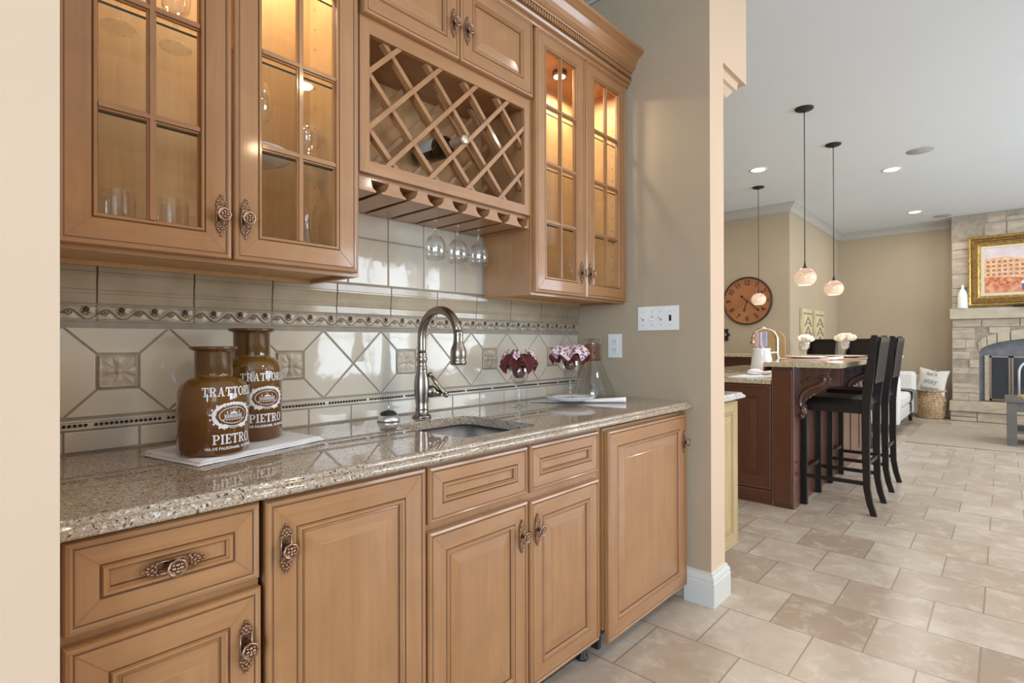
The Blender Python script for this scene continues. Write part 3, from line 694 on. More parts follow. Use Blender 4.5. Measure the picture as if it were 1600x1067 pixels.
# ------------------------------------------------------------------ upper cabinets
YU, ZU0, ZU1 = -.296, 1.385, 2.485
def carcass(parent, x0, x1, z0, z1, y0=YU, t=.018, shelves=(), m='wv', back='int', light=False):
    mb = MB()
    mb.box(x0, x0+t, y0+.018, -.024, z0, z1, 'wv').box(x1-t, x1, y0+.018, -.024, z0, z1, 'wv')
    mb.box(x0+t, x1-t, -.034, -.024, z0, z1, 'int').box(x0+t, x1-t, y0+.018, -.034, z0+.012, z0+.030, 'int').box(x0+t, x1-t, y0+.018, -.034, z1-.018, z1, 'int')
    for q in (x0+t, x1-t-.001):   # inner side skins
        mb.box(q, q+.001, y0+.02, -.034, z0+.03, z1-.018, 'int')
    return mb
def shelf(parent, x0, x1, z):
    mb = MB(); mb.add([(x0, -.275, z), (x1, -.275, z), (x1, -.036, z), (x0, -.036, z)], [(0, 1, 2, 3)], 'shelfglass'); mb.add([(x0, -.275, z+.006), (x1, -.275, z+.006), (x1, -.036, z+.006), (x0, -.036, z+.006)], [(0, 1, 2, 3)], 'shelfglass')
    mb.add([(x0, -.275, z), (x1, -.275, z), (x1, -.275, z+.006), (x0, -.275, z+.006)], [(0, 1, 2, 3)], 'glassedge'); mb.build('glass_shelf', parent)
MZ = (1.694, 1.938, 2.177)
def faceframe(mb, x0, x1, z0, z1, w=.035, mid=True):
    mb.box(x0, x0+w, YU, YU+.018, z0, z1, 'wv').box(x1-w, x1, YU, YU+.018, z0, z1, 'wv').box(x0+w, x1-w, YU, YU+.018, z0, z0+w, 'wh').box(x0+w, x1-w, YU, YU+.018, z1-w, z1, 'wh')
def holes(mb, x, s):
    for k in range(14):
        for y in (-.07, -.24): z = 1.50+k*.064; mb.box(x, x+s*.0004, y-.0025, y+.0025, z-.0025, z+.0025, 'gl')
def glass_cabinet(x0, x1, label, light, dl, dr):
    c = thing('glass_wall_cabinet', ((x0+x1)/2, -.16, ZU0), label, 'cabinet')
    mb = carcass(c, x0, x1, ZU0, ZU1); faceframe(mb, x0, x1, ZU0, ZU1); holes(mb, x1-.0195, -1); holes(mb, x0+.0195, 1); mb.build('body', c)
    for z in (1.688, 1.926, 2.165): shelf(c, x0+.0195, x1-.0195, z)
    d1 = glass_door(c, dl[0], dl[1], 1.395, 2.478, YU-.002, zs=MZ); d2 = glass_door(c, dr[0], dr[1], 1.395, 2.478, YU-.002, zs=MZ)
    return c, d1, d2
cL, dA, dB = glass_cabinet(.145, .878, 'left upper maple cabinet with two glass-paned doors, beside the left wall', True, (.180, .514), (.519, .864))
pull(dA, .489, YU-.020, 1.499); pull(dB, .5465, YU-.020, 1.499)
mb = MB(); mb.box(XL, .146, YU+.002, YU+.02, ZU0, ZU1, 'wv'); mb.build('filler', cL)
cR, dC, dD = glass_cabinet(1.668, 2.399, 'right upper maple cabinet with two glass-paned doors, beside the switch wall', True, (1.679, 2.028), (2.034, 2.383))
pull(dC, 1.998, YU-.020, 1.502); pull(dD, 2.062, YU-.020, 1.502)
# puck lamps
for c, x, y in ((cL, .36, -.17), (cL, .70, -.17), (cR, 2.03, -.17), (cR, 1.85, -.17)):
    if x == 1.85: continue
    p = thing('puck_lamp', (x, y, ZU1-.018), 'small round puck lamp under the top of the right glass cabinet', 'lamp')
    if c is cL: p['label'] = 'small round puck lamp inside the left glass cabinet, behind the %s door' % ('left' if x < .5 else 'right')
    mb = MB(); mb.lathe([(0, 0), (.034, 0), (.034, -.022), (.028, -.024)], (x, y, ZU1-.018), 24, 'bronze'); mb.build('housing', p)
    mb = MB(); mb.lathe([(.028, -.0235), (0, -.0225)], (x, y, ZU1-.018), 24, 'puckglow'); mb.build('lens', p)
for x in (.36, .70, 1.86, 2.2): disc('puck_light', (x, -.16, ZU1-.046), .055, 3.0, (1, .84, .60))

# middle unit: two panel doors, wine lattice, stemware rack
WX0, WX1 = .880, 1.667
cm = thing('wine_rack_cabinet', (1.27, -.16, 1.64), 'middle upper maple cabinet with an open wine lattice below two small panel doors', 'cabinet')
mb = MB(); mb.box(WX0, WX0+.018, YU+.018, -.022, 1.70, ZU1, 'wv').box(WX1-.018, WX1, YU+.018, -.022, 1.70, ZU1, 'wv').box(WX0, WX1, -.030, -.022, 1.70, ZU1, 'int').box(WX0, WX1, YU+.018, -.03, 1.712, 1.728, 'wh').box(WX0, WX1, YU+.018, -.03, 2.14, 2.158, 'wh').box(WX0, WX1, YU+.018, -.03, 2.467, ZU1, 'wh')
mb.box(WX0, WX0+.037, YU, YU+.018, 1.705, ZU1, 'wv').box(WX1-.035, WX1, YU, YU+.018, 1.705, ZU1, 'wv').box(WX0+.037, WX1-.035, YU, YU+.018, 1.705, 1.742, 'wh').box(WX0+.037, WX1-.035, YU, YU+.018, 2.128, 2.178, 'wh').box(WX0+.037, WX1-.035, YU, YU+.018, 2.46, ZU1, 'wh')
mb.box(WX0, WX0+.003, YU-.0005, YU+.018, 1.705, 2.485, G)
mb.build('body', cm)
e1 = raised_door(cm, 'door', .886, 1.2655, 2.175, 2.478, YU-.002, .056, .030); e2 = raised_door(cm, 'door', 1.2705, 1.662, 2.175, 2.478, YU-.002, .056, .030)
pull(e1, 1.238, YU-.020, 2.292); pull(e2, 1.302, YU-.020, 2.292)
OX0, OX1, OZ0, OZ1 = WX0+.038, WX1-.036, 1.743, 2.127
def strip(mb, xb, s, y0, y1, w=.0075, m='wv'):
    """45 degree strip through (xb, OZ0) going up right (s=1) or up left (s=-1), clipped to the opening"""
    H = OZ1-OZ0; q = 1.0
    P = [(xb-w*1.414, OZ0), (xb+w*1.414, OZ0), (xb+w*1.414+s*H*q, OZ1), (xb-w*1.414+s*H*q, OZ1)]
    P = clipx(P, OX0, OX1)
    if len(P) >= 3: mb.prism(P, y0, y1, m, 'y')
mb = MB(); mb2 = MB(); mb3 = MB(); mb4 = MB()
for k in range(-3, 9):
    strip(mb, .984+.1695*(k-1), 1, -.294, -.284); strip(mb2, 1.366-.1695*2+.1695*(k-1), -1, -.284, -.262)
    strip(mb3, .984+.1695*(k-1), 1, -.122, -.114, m='wh'); strip(mb4, 1.366-.1695*2+.1695*(k-1), -1, -.136, -.122)
for q, nm in ((mb, 'lattice_front'), (mb2, 'lattice_front_cross'), (mb3, 'lattice_rear'), (mb4, 'lattice_rear_cross')): q.build(nm, cm)
# stemware rails (T-section, running front to back)
mb = MB(); mb.box(WX0, WX1, YU+.02, -.022, 1.692, 1.705, 'wh'); mb.build('rack_board', cm)
slots = [1.291+.1125*k for k in range(-4, 4)]
for k in range(-3, 3):
    c0 = 1.291+.1125*(k+.5); w = .0465
    a, b = max(c0-w, WX0+.002), min(c0+w, WX1-.002)
    mb = MB(); P = [(a, 1.652), (b, 1.652), (b, 1.656), (b-.014, 1.663), (b-.024, 1.676), (b-.027, 1.692), (a+.027, 1.692), (a+.024, 1.676), (a+.014, 1.663), (a, 1.656)]
    mb.prism(P, YU+.006, -.024, 'wy', 'y', capm='wh'); mb.build('stemware_rail', cm)
for c0, sg, e_ in ((.883, 1, .9435), (1.6645, -1, 1.638)):
    mb = MB(); P = [(c0, 1.652), (e_, 1.652), (e_, 1.656), (e_-sg*.012, 1.664), (e_-sg*.020, 1.692), (c0, 1.692)]
    mb.prism(P, YU+.006, -.024, 'wy', 'y', capm='wh'); mb.build('stemware_rail', cm)

# crown moulding with dentils across all three cabinets
cr = thing('cabinet_crown', (1.27, -.3, 2.485), 'maple crown moulding with a dentil row along the tops of the wall cabinets', 'moulding')
prof = [(0, 2.470), (.006, 2.470), (.008, 2.478), (.014, 2.482), (.014, 2.488), (.020, 2.492), (.024, 2.500), (.024, 2.506), (.020, 2.508), (.020, 2.534), (.030, 2.536), (.032, 2.542), (.038, 2.546), (.048, 2.556), (.052, 2.575), (.066, 2.598), (.086, 2.612), (.094, 2.616), (.094, 2.632), (.0, 2.632)]
mm = [None]*19; 
for i in (3, 6, 9): mm[i] = G
mb = MB(); x0, x1 = XL, XR-.001
for i in range(len(prof)-1):
    (a, za), (b, zb) = prof[i], prof[i+1]; yy = YU-.020
    mb.add([(x0, yy-a, za), (x1, yy-a, za), (x1, yy-b, zb), (x0, yy-b, zb)], [(0, 1, 2, 3)], mm[i] or 'wh')
mb.add([(x1, YU-.020-a, z) for a, z in prof], [list(range(len(prof)))], 'wh'); mb.box(x0, x1, -.318, -.022, 2.486, 2.50, 'wh'); mb.build('moulding', cr)
mb = MB(); x = XL+.004
while x < XR-.012:
    mb.box(x, x+.0095, YU-.049, YU-.039, 2.511, 2.533, 'wh'); x += .0165
mb.box(XL, XR-.002, YU-.0415, YU-.039, 2.508, 2.535, G); mb.build('dentil_row', cr)

# ------------------------------------------------------------------ base cabinets
YB = -.604; YD = YB-.001
def base_body(c, x0, x1, open_top=False, z0=.10):
    mb = MB(); mb.box(x0, x1, YB, YB+.018, z0, .883, 'wv') if not open_top else mb.box(x0, x1, YB, YB+.018, z0, .883, 'wv')
    mb.box(x0, x0+.018, YB+.018, -.01, z0, .88, 'wv').box(x1-.018, x1, YB+.018, -.01, z0, .88, 'wv').box(x0+.018, x1-.018, YB+.018, -.01, z0, z0+.018, 'wh')
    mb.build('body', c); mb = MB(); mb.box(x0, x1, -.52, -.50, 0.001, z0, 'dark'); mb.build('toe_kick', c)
b1 = thing('drawer_base_cabinet', (.30, -.32, 0), 'leftmost maple base cabinet with one drawer above a panel door', 'cabinet'); base_body(b1, XL+.004, .457)
d = raised_door(b1, 'drawer', .150, .453, .724, .874, YD, .046, .010, raised=False); pull(d, .302, YD-.0195, .797, True)
d = raised_door(b1, 'door', .150, .456, .108, .706, YD); pull(d, .425, YD-.020, .600)
b2 = thing('single_door_base_cabinet', (.665, -.32, 0), 'tall single-door maple base cabinet between the drawer cabinet and the sink cabinet', 'cabinet'); base_body(b2, .469, .871)
d = raised_door(b2, 'door', .466, .869, .108, .870, YD, .062, .032); pull(d, .5045, YD-.020, .768)
b3 = thing('sink_base_cabinet', (1.27, -.32, 0), 'maple sink base cabinet with two false drawer fronts over two doors', 'cabinet'); base_body(b3, .874, 1.700, True)
for a, b in ((.878, 1.268), (1.280, 1.664)):
    raised_door(b3, 'drawer_front', a, b, .720, .868, YD, .046, .010, raised=False)
d = raised_door(b3, 'door', .878, 1.268, .108, .700, YD); pull(d, 1.238, YD-.020, .598)
d = raised_door(b3, 'door', 1.280, 1.664, .108, .694, YD); pull(d, 1.312, YD-.020, .600)
b4 = thing('appliance_panel_cabinet', (2.05, -.32, 0), 'wide maple panel door hiding an appliance at the right end of the bar', 'cabinet')
mb = MB(); mb.box(1.706, 2.398, YB-.008, -.02, .12, .870, 'wv'); mb.build('body', b4)
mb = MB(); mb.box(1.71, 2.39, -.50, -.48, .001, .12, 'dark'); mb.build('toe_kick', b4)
d = raised_door(b4, 'door', 1.715, 2.377, .075, .860, YB-.010, .062, .035); pull(d, 2.348, YB-.029, .735)
lv = thing('levelling_foot', (1.70, -.50, 0), 'black plastic levelling leg under the joint beside the appliance panel', 'foot')
mb = MB(); mb.lathe([(0, 0), (.024, 0), (.024, .008), (.012, .016), (.012, .085), (.018, .088), (.018, .098), (0, .098)], (1.68, -.535, 0), 16, 'black').box(1.65, 1.71, -.56, -.545, .07, .099, 'black'); mb.box(1.69, 1.71, -.60, -.54, .05, .099, 'black'); mb.build('leg', lv)

# ------------------------------------------------------------------ things on the counter
ZC = .9155
def cloth_slab(mb, corners, z, h, m='cloth', sag=.0):
    """thick folded cloth on four plan corners"""
    A, B, C_, D = [Vector((p[0], p[1])) for p in corners]
    def pt(u, v): p = (A*(1-u)+B*u)*(1-v)+(D*(1-u)+C_*u)*v; return p
    def top(u, v):
        p = pt(u, v); e = min(u, 1-u, v, 1-v); k = min(1, e/.03); return (p.x, p.y, z+h*sqrt(max(0, 1-(1-k)**2))*.98+.0006*sin(u*23+v*9)+sag*sin(u*5+1)*sin(v*4))
    mb.grid(top, 40, 40, m); mb.grid(lambda u, v: (pt(u, v).x, pt(u, v).y, z), 2, 2, m)
tw = thing('folded_towel', (.57, -.22, ZC), 'folded white towel lying under the two amber bottles', 'towel')
q = [(.414, -.396), (.776, -.292), (.726, -.055), (.362, -.155)]
for i, (o_, nm) in enumerate((((0, 0), 'lower_fold'), ((.006, .004), 'upper_fold'))):
    mb = MB(); cloth_slab(mb, [(a+o_[0]*(1 if a < .5 else -1), b+o_[1]) for a, b in q], ZC+.0008+i*.0054, .0052); mb.build(nm, tw)

# slab-serif letters on a unit box (height 1): list of quads
def letter(ch):
    t, s_ = .20, .10  # stroke, serif
    R = lambda x0, x1, z0, z1: [(x0, z0), (x1, z0), (x1, z1), (x0, z1)]
    def ring(cx, cz, rx, rz, tx, tz, a0=0, a1=360, n=18):
        out = []
        for i in range(n):
            p, q_ = radians(a0+(a1-a0)*i/n), radians(a0+(a1-a0)*(i+1)/n)
            out.append([(cx+rx*cos(p), cz+rz*sin(p)), (cx+rx*cos(q_), cz+rz*sin(q_)), (cx+(rx-tx)*cos(q_), cz+(rz-tz)*sin(q_)), (cx+(rx-tx)*cos(p), cz+(rz-tz)*sin(p))])
        return out
    if ch == 'T': return .80, [R(.30, .50, 0, 1), R(0, .80, .88, 1), R(0, .10, .72, 1), R(.70, .80, .72, 1), R(.18, .62, 0, .09)]
    if ch == 'I': return .42, [R(.11, .31, 0, 1), R(0, .42, 0, .09), R(0, .42, .91, 1)]
    if ch == 'E': return .70, [R(.10, .30, 0, 1), R(0, .70, 0, .10), R(0, .70, .90, 1), R(.60, .70, 0, .26), R(.60, .70, .74, 1), R(.3, .54, .46, .55), R(.47, .54, .38, .64)]
    if ch == 'O': return .84, ring(.42, .5, .42, .53, .20, .10, n=22)
    if ch == 'P': return .78, [R(.10, .30, 0, 1), R(0, .42, 0, .09), R(0, .45, .91, 1), R(.30, .45, .42, .51)]+ring(.45, .71, .32, .29, .20, .09, -90, 90, 10)
    if ch == 'R': return .86, [R(.10, .30, 0, 1), R(0, .40, 0, .09), R(0, .45, .91, 1), R(.30, .45, .45, .54)]+ring(.45, .725, .30, .275, .20, .09, -90, 90, 10)+[[(.36, .50), (.56, .50), (.78, .09), (.58, .09)], R(.55, .86, 0, .09)]
    if ch == 'A': return .92, [[(.12, 0), (.22, 0), (.50, .98), (.40, .98)], [(.58, 0), (.80, 0), (.54, 1), (.38, 1)], R(.25, .62, .30, .39), R(0, .32, 0, .09), R(.50, .92, 0, .09)]
    return .5, []
def word(txt, h, gap=.10, kx=1.0):
    x = 0; out = []
    for ch in txt:
        w, qs = letter(ch)
        for q_ in qs: out.append([(a+x, b) for a, b in q_])
        x += w+gap
    x -= gap; return [[((a-x/2)*h*kx, b*h) for a, b in q_] for q_ in out], x*h*kx
def amber_bottle(loc, H, R_, rn, rl, zs, face, label, tz):
    c = thing('amber_bottle', loc, label, 'bottle', 'amber glass bottles on the folded towel'); x, y, z = loc
    mb = MB(); zn = zs+.030
    mb.lathe([(0, .001), (R_*.9, .0), (R_, .006), (R_, zs-.022)]+[(rn*1.03+(R_-rn*1.03)*cos(radians(a)), zs-.022+.046*sin(radians(a))) for a in range(12, 91, 13)]+[(rn, zn)], loc, 64, 'amber')
    mb.build('body', c)
    mb = MB(); mb.lathe([(rn, zn), (rn, H-.014), (rn*1.05, H-.010), (rl, H-.007), (rl+.001, H-.003), (rl, H), (rn*.92, H), (rn*.9, H-.02), (rn*.9, zn)], loc, 64, 'amberneck'); mb.build('neck', c)
    mb = MB(); rr = R_+.0006
    def wrap(px, pz, r=rr): t = face+px/R_; return (x+r*cos(t), y+r*sin(t), z+pz)
    def polys(ps, cz, m='print'):
        for p in ps: mb.add([wrap(a, b+cz) for a, b in p], [list(range(len(p)))], m)
    k = R_/.0775
    w1, L1 = word('TRATTORIA', .021*k, .06, .84); polys(w1, tz+.1395)
    w2, L2 = word('PIETRO', .0225*k, .08, .86); polys(w2, tz+.0285)
    vs, fs = text_polys('VIA DE FALEGNAMI, 18 FIRENZE', .0088*k, .00022); mb.add([wrap(a, b+tz+.0185) for a, b, _ in vs], fs, 'print')
    # emblem: oval with a villa, wreath, scrolls
    cz = tz+.094; E = []
    def ell(rx, rz, th, n=40, a0=0, a1=360, cx=0, dz=0):
        for i in range(n):
            p, q_ = radians(a0+(a1-a0)*i/n), radians(a0+(a1-a0)*(i+1)/n)
            E.append([(cx+rx*cos(p), dz+rz*sin(p)), (cx+rx*cos(q_), dz+rz*sin(q_)), (cx+(rx-th)*cos(q_), dz+(rz-th)*sin(q_)), (cx+(rx-th)*cos(p), dz+(rz-th)*sin(p))])
    ell(.033, .0195, .0014)
    def rc(x0, x1, z0, z1): E.append([(x0, z0), (x1, z0), (x1, z1), (x0, z1)])
    rc(-.022, .022, -.0075, -.0065); rc(-.022, .022, .0020, .0032)
    for i in range(12): rc(-.021+i*.0037, -.0192+i*.0037, -.0065, .0020)
    E.append([(-.010, .0032), (.010, .0032), (.006, .0075), (-.006, .0075)]); rc(-.0008, .0008, .0075, .012); rc(-.016, -.014, .0032, .010); rc(.013, .015, .0032, .010)
    for i in range(9): E.append([(-.026+i*.0062, -.0085), (-.021+i*.0062, -.0085), (-.0225+i*.0062, -.012)])
    for sg in (1, -1):
        for q_ in range(13):
            t = radians(118+q_*11); cx_, cz_ = sg*.043*-cos(t)*-1 if False else sg*(.041*abs(cos(t))+.003), .028*sin(t)
            rb = .0040+.0014*((q_*7) % 3)/2; E.append([(cx_+rb*cos(a_*pi/3.5), cz_+rb*sin(a_*pi/3.5)*(.8+.3*(a_ % 2))) for a_ in range(7)])
            if q_ % 2: rb = .0026; cx2, cz2 = cx_+sg*.008, cz_*1.08; E.append([(cx2+rb*cos(a_*pi/2.5), cz2+rb*sin(a_*pi/2.5)) for a_ in range(5)])
    for i in range(7):
        xx = -.021+i*.007; zz = .0285-abs(xx)*.13; rb = .0042; E.append([(xx+rb*cos(a_*pi/3), zz+rb*.8*sin(a_*pi/3)) for a_ in range(6)])
    ell(.034, .0245, .0012, 20, 50, 130, 0, .001); ell(.034, .0270, .0022, 20, 232, 308); ell(.026, .0215, .0012, 20, 235, 305, 0, -.009)
    for sg in (1, -1): E.append([(sg*.019, -.024), (sg*.031, -.020), (sg*.034, -.030), (sg*.027, -.028), (sg*.021, -.033)])
    for p in E: mb.add([wrap(a*k, b*k+cz) for a, b in p], [list(range(len(p)))], 'print')
    o = mb.build('printed_logo', c); o['label'] = 'white printed lettering and villa emblem'; return c
va = atan2(-1.7155+.31, 0-.474)  # direction bottle -> camera
ZT = ZC+.0116
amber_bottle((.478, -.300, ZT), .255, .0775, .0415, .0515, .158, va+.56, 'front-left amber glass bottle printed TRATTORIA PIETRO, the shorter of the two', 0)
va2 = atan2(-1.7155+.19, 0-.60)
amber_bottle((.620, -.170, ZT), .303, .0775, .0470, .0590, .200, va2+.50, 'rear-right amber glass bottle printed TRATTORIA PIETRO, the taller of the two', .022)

def goblet(loc, s, label, grp=None, inv=False, name='wine_goblet'):
    c = thing(name, loc, label, 'glass', grp, local=True)
    P = [(.0, 0), (.034, .0), (.034, .002), (.012, .007), (.006, .012), (.0042, .02), (.0062, .035), (.0042, .05), (.0040, .075), (.006, .083), (.014, .088), (.027, .098), (.036, .115), (.040, .135), (.039, .155), (.0365, .175)]
    Q = [(.0355, .175), (.038, .155), (.039, .135), (.035, .115), (.026, .1), (.01, .092), (0, .091)]
    mb = MB(); f = (lambda h: -h) if inv else (lambda h: h)
    mb.lathe([(r*s, f(h*s)) for r, h in P+Q], (0, 0, 0), 32, 'glass'); mb.build('goblet_glass', c, Vector((0, 0, 0))); return c
def hungglass(loc, label):
    c = thing('stemmed_glass', loc, label, 'glass', 'stemmed glasses hanging upside down in the rack', local=True)
    P = [(0, .0), (.0345, .0), (.035, -.002), (.012, -.006), (.0055, -.012), (.0042, -.030), (.0042, -.055), (.006, -.068), (.012, -.077), (.024, -.084), (.034, -.098), (.038, -.118), (.0375, -.140), (.0345, -.168)]
    Q = [(.0335, -.168), (.0365, -.140), (.037, -.118), (.033, -.1), (.022, -.088), (0, -.081)]
    mb = MB(); mb.lathe(P+Q, (0, 0, 0), 32, 'glass'); mb.build('glass_bowl_and_stem', c, Vector((0, 0, 0))); return c
h0 = hungglass((1.291, -.150, 1.6685), 'leftmost of the three stemmed glasses hanging upside down from the wine rack')
copy_tree(h0, (1.4035, -.150, 1.6685), None, 'middle one of the three stemmed glasses hanging upside down from the wine rack')
copy_tree(h0, (1.516, -.150, 1.6685), None, 'rightmost of the three stemmed glasses hanging upside down, nearest the right cabinet')

def ruffle(loc, R_, h, seedv, name, label, floralamt):
    c = thing(name, loc, label, 'napkin', local=True); rnd = random.Random(seedv)
    n = 8; ph = [rnd.uniform(-.3, .3) for _ in range(n)]
    mb = MB(); N = 132
    def fn(u, v):   # u around, v from neck to rim
        t = 2*pi*u; fold = sin(n*t+ph[int(u*n) % n]*.0); amp = .16*v
        r = .012+(R_-.012)*(v**.75)*(1+amp*fold); z = h*(.02+.62*v**.8-.50*v**4)+.017*fold*v*v+.006*sin(3*t+seedv)*v
        return (r*cos(t), r*sin(t)*.92, z)
    mb.grid(fn, N, 12, 'burg')
    mb.build('ruffled_edge', c)
    mb = MB()
    def fn2(u, v):
        t = 2*pi*u; fold = sin(n*t); r = (.006+(R_*.90)*(v**.8)*(1+.12*v*fold)); z = h*(.80+.12*v-.62*v**3.0)+.015*fold*v+.004*sin(5*t)*v
        return (r*cos(t), r*sin(t)*.92, z)
    mb.grid(fn2, N, 10, 'floral' if floralamt else 'burg'); o = mb.build('inner_folds', c)
    if floralamt: o['label'] = 'pink floral lining folds'
    if not floralamt:
        for i in range(5):
            t0 = 1.25*i+rnd.uniform(-.2, .2); mb = MB()
            mb.grid(lambda u, v: ((R_*(.55+.42*v))*cos(t0+.5*(u-.5)), (R_*(.55+.42*v))*sin(t0+.5*(u-.5))*.92, h*(1.02-.36*v*v)+.008*sin(u*9)), 8, 4, 'floral'); mb.build('floral_lining', c)['label'] = 'pink floral lining fold'
    mb = MB(); mb.lathe([(0, -.030), (.016, -.028), (.028, -.012), (.033, .010), (.030, .026), (.02, .04)], (0, 0, 0), 20, 'burg'); mb.build('stuffed_tail', c); return c
goblet((1.736, -.171, ZC), 1.05, 'left stemmed goblet standing alone on the counter, holding a burgundy napkin')
ruffle((1.736, -.171, ZC+.151), .080, .085, 3, 'burgundy_napkin', 'burgundy ruffled cloth napkin fanned out in the left goblet', False)
PLX, PLY = 1.965, -.275
pl = MB()
def plate(mb, c, R_, h, m='china'):
    mb.lathe([(0, .002), (R_*.55, .0), (R_*.6, .0005), (R_*.72, h*.55), (R_, h), (R_*1.005, h+.0015), (R_, h+.003), (R_*.72, h*.55+.003), (R_*.6, .0035), (0, .0035)], c, 56, m)
mb = MB(); plate(mb, (PLX, PLY, ZC+.012), .104, .013); single(mb, 'salad_plate', (PLX, PLY, ZC+.012), 'lower white china plate of the stack on the counter, on the rolled napkin', 'plate', 'white plates stacked on the counter')
mb = MB(); plate(mb, (PLX, PLY, ZC+.0205), .113, .012); single(mb, 'dinner_plate', (PLX, PLY, ZC+.0205), 'upper and larger white china plate of the stack, under the right goblet', 'plate', 'white plates stacked on the counter')
goblet((PLX, PLY, ZC+.0245), 1.06, 'right stemmed goblet standing on the white plates, holding a floral napkin')
ruffle((PLX, PLY, ZC+.0245+.158), .092, .095, 5, 'floral_napkin', 'burgundy and pink floral ruffled napkin fanned out in the right goblet', True)
mb = MB(); A, B = Vector((1.905, -.095, 0)), Vector((2.165, -.440, 0)); D = (B-A); nn = Vector((-D.y, D.x, 0)).normalized()
def nap(u, v):
    p = A+D*u; w = .040*(1-u)*min(1, .25+u*4)+.0145*u; t = 2*pi*v; hgt = .0022*(1-u)+.0130*u**1.3
    return (p.x+nn.x*w*cos(t), p.y+nn.y*w*cos(t), ZC+hgt+hgt*sin(t)*.98)
mb.grid(nap, 30, 20, 'cloth'); mb.add([nap(1, j/20) for j in range(20)], [list(range(20))], 'cloth'); mb.add([nap(0, j/20) for j in range(20)], [list(range(20))], 'cloth')
single(mb, 'rolled_napkin', (2.07, -.25, ZC), 'white rolled cloth napkin lying diagonally under the plates', 'napkin')
dc = thing('decanter', (2.290, -.178, ZC), 'clear glass conical decanter with a brown leather collar in the counter corner', 'decanter'); dx, dy = 2.290, -.178
mb = MB(); mb.lathe([(0, .001), (.098, 0), (.104, .006), (.103, .018), (.090, .055), (.066, .110), (.044, .160), (.033, .195), (.032, .225), (.036, .255), (.050, .295), (.049, .295), (.034, .255), (.030, .225), (.031, .195), (.042, .160), (.064, .11), (.088, .055), (.100, .02), (.098, .006), (0, .005)], (dx, dy, ZC), 48, 'glass'); mb.build('vessel', dc)
mb = MB(); mb.lathe([(.034, .182), (.0385, .184), (.036, .20), (.034, .225), (.036, .250), (.040, .268), (.037, .269), (.033, .225)], (dx, dy, ZC), 32, 'leather'); mb.build('collar', dc)['label'] = 'brown leather collar'
mb = MB(); mb.ball((dx-.026, dy-.030, ZC+.226), .006, 'leather', 8, 6); mb.build('collar_bead', dc)

# wall plates on the end wall
sw = thing('switch_plate', (XR, -.481, 1.306), 'white four-gang wall plate with three toggles and one dark jack', 'switch plate')
mb = MB(); mb.box(XR-.006, XR, -.588, -.374, 1.248, 1.364, 'white', .002); mb.build('cover', sw)
for i, up in enumerate((1, -1, 1)):
    y = -.404-i*.047; z = 1.306
    mb = MB(); mb.box(XR-.0065, XR-.0058, y-.005, y+.005, z-.012, z+.012, 'trim').tube([(XR-.006, y, z), (XR-.022, y, z+.012*up)], [.0062, .0050], 'china', 8); mb.build('toggle', sw)
mb = MB(); y = -.545; mb.box(XR-.0068, XR-.0055, y-.006, y+.006, 1.292, 1.320, 'black'); mb.build('jack', sw)
mb = MB()
for i in range(4):
    for z in (1.338, 1.274): mb.lathe([(.0028, 0), (.0025, -.0012), (0, -.0015)], (XR-.006, -.404-i*.047, z), 8, 'trim', 'x')
mb.build('screws', sw)
ou = thing('power_outlet', (XR, -.241, 1.172), 'white duplex power outlet on the tan end wall above the counter', 'outlet')
mb = MB(); mb.box(XR-.006, XR, -.281, -.202, 1.112, 1.233, 'white', .002); mb.build('cover', ou)
mb = MB()
for z in (1.152, 1.194):
    mb.box(XR-.0085, XR-.0055, -.258, -.225, z-.016, z+.016, 'white', .001).box(XR-.0090, XR-.0084, -.249, -.247, z-.002, z+.008, 'ink').box(XR-.0090, XR-.0084, -.236, -.234, z-.002, z+.008, 'ink').box(XR-.0090, XR-.0084, -.243, -.240, z-.010, z-.006, 'ink')
mb.build('sockets', ou)

# ------------------------------------------------------------------ inside the cabinets
def mug(loc, label, rz):
    c = thing('glass_mug', loc, label, 'mug', 'clear glass mugs on the cabinet floor', rz, local=True)
    mb = MB(); mb.lathe([(0, .002), (.040, 0), (.042, .003), (.0415, .125), (.0405, .127), (.0395, .125), (.039, .02), (.036, .014), (0, .013)], (0, 0, 0), 32, 'glass'); mb.build('vessel', c)
    mb = MB(); mb.tube([(.040, 0, .10), (.062, 0, .102), (.072, 0, .085), (.072, 0, .045), (.062, 0, .028), (.040, 0, .03)], .005, 'glass', 10); mb.build('handle', c); return c
m0 = mug((.305, -.185, 1.4155), 'left clear glass mug at the bottom of the left glass cabinet', -.3)
copy_tree(m0, (.415, -.190, 1.4155), -.1, 'right clear glass mug, handle to the right, at the bottom of the left cabinet')
copy_tree(m0, (.245, -.10, 1.4155), 1.2, 'rear clear glass mug standing behind the other two in the left glass cabinet')
def pressed(loc, label, g):
    c = thing('pressed_goblet', loc, label, 'glass', g, local=True); mb = MB()
    mb.lathe([(0, .0), (.030, 0), (.036, .001), (.037, .006), (.030, .010), (.012, .016), (.006, .025), (.005, .07), (.010, .08), (.030, .10), (.034, .13), (.033, .165), (.032, .165), (.033, .13), (.029, .104), (0, .085)], (0, 0, 0), 28, 'glass')
    for q in range(18): t = 2*pi*q/18; mb.ball((.034*cos(t), .034*sin(t), .004), .0042, 'glass', 6, 4)
    mb.build('pressed_glass', c); return c
p0 = pressed((.315, -.165, 1.9345), 'pressed-glass goblet on the glass shelf of the left cabinet, left of the muntin', 'goblets on the shelf')
copy_tree(p0, (.435, -.165, 1.9345), None, 'pressed-glass goblet on the glass shelf of the left cabinet, right of the muntin')
copy_tree(p0, (1.80, -.16, 1.9345), None, 'pressed-glass goblet on the glass shelf in the right cabinet, behind its left door')
copy_tree(p0, (.810, -.12, 1.6965), None, 'pressed-glass goblet at the far right of the left cabinet, behind the plate stack')
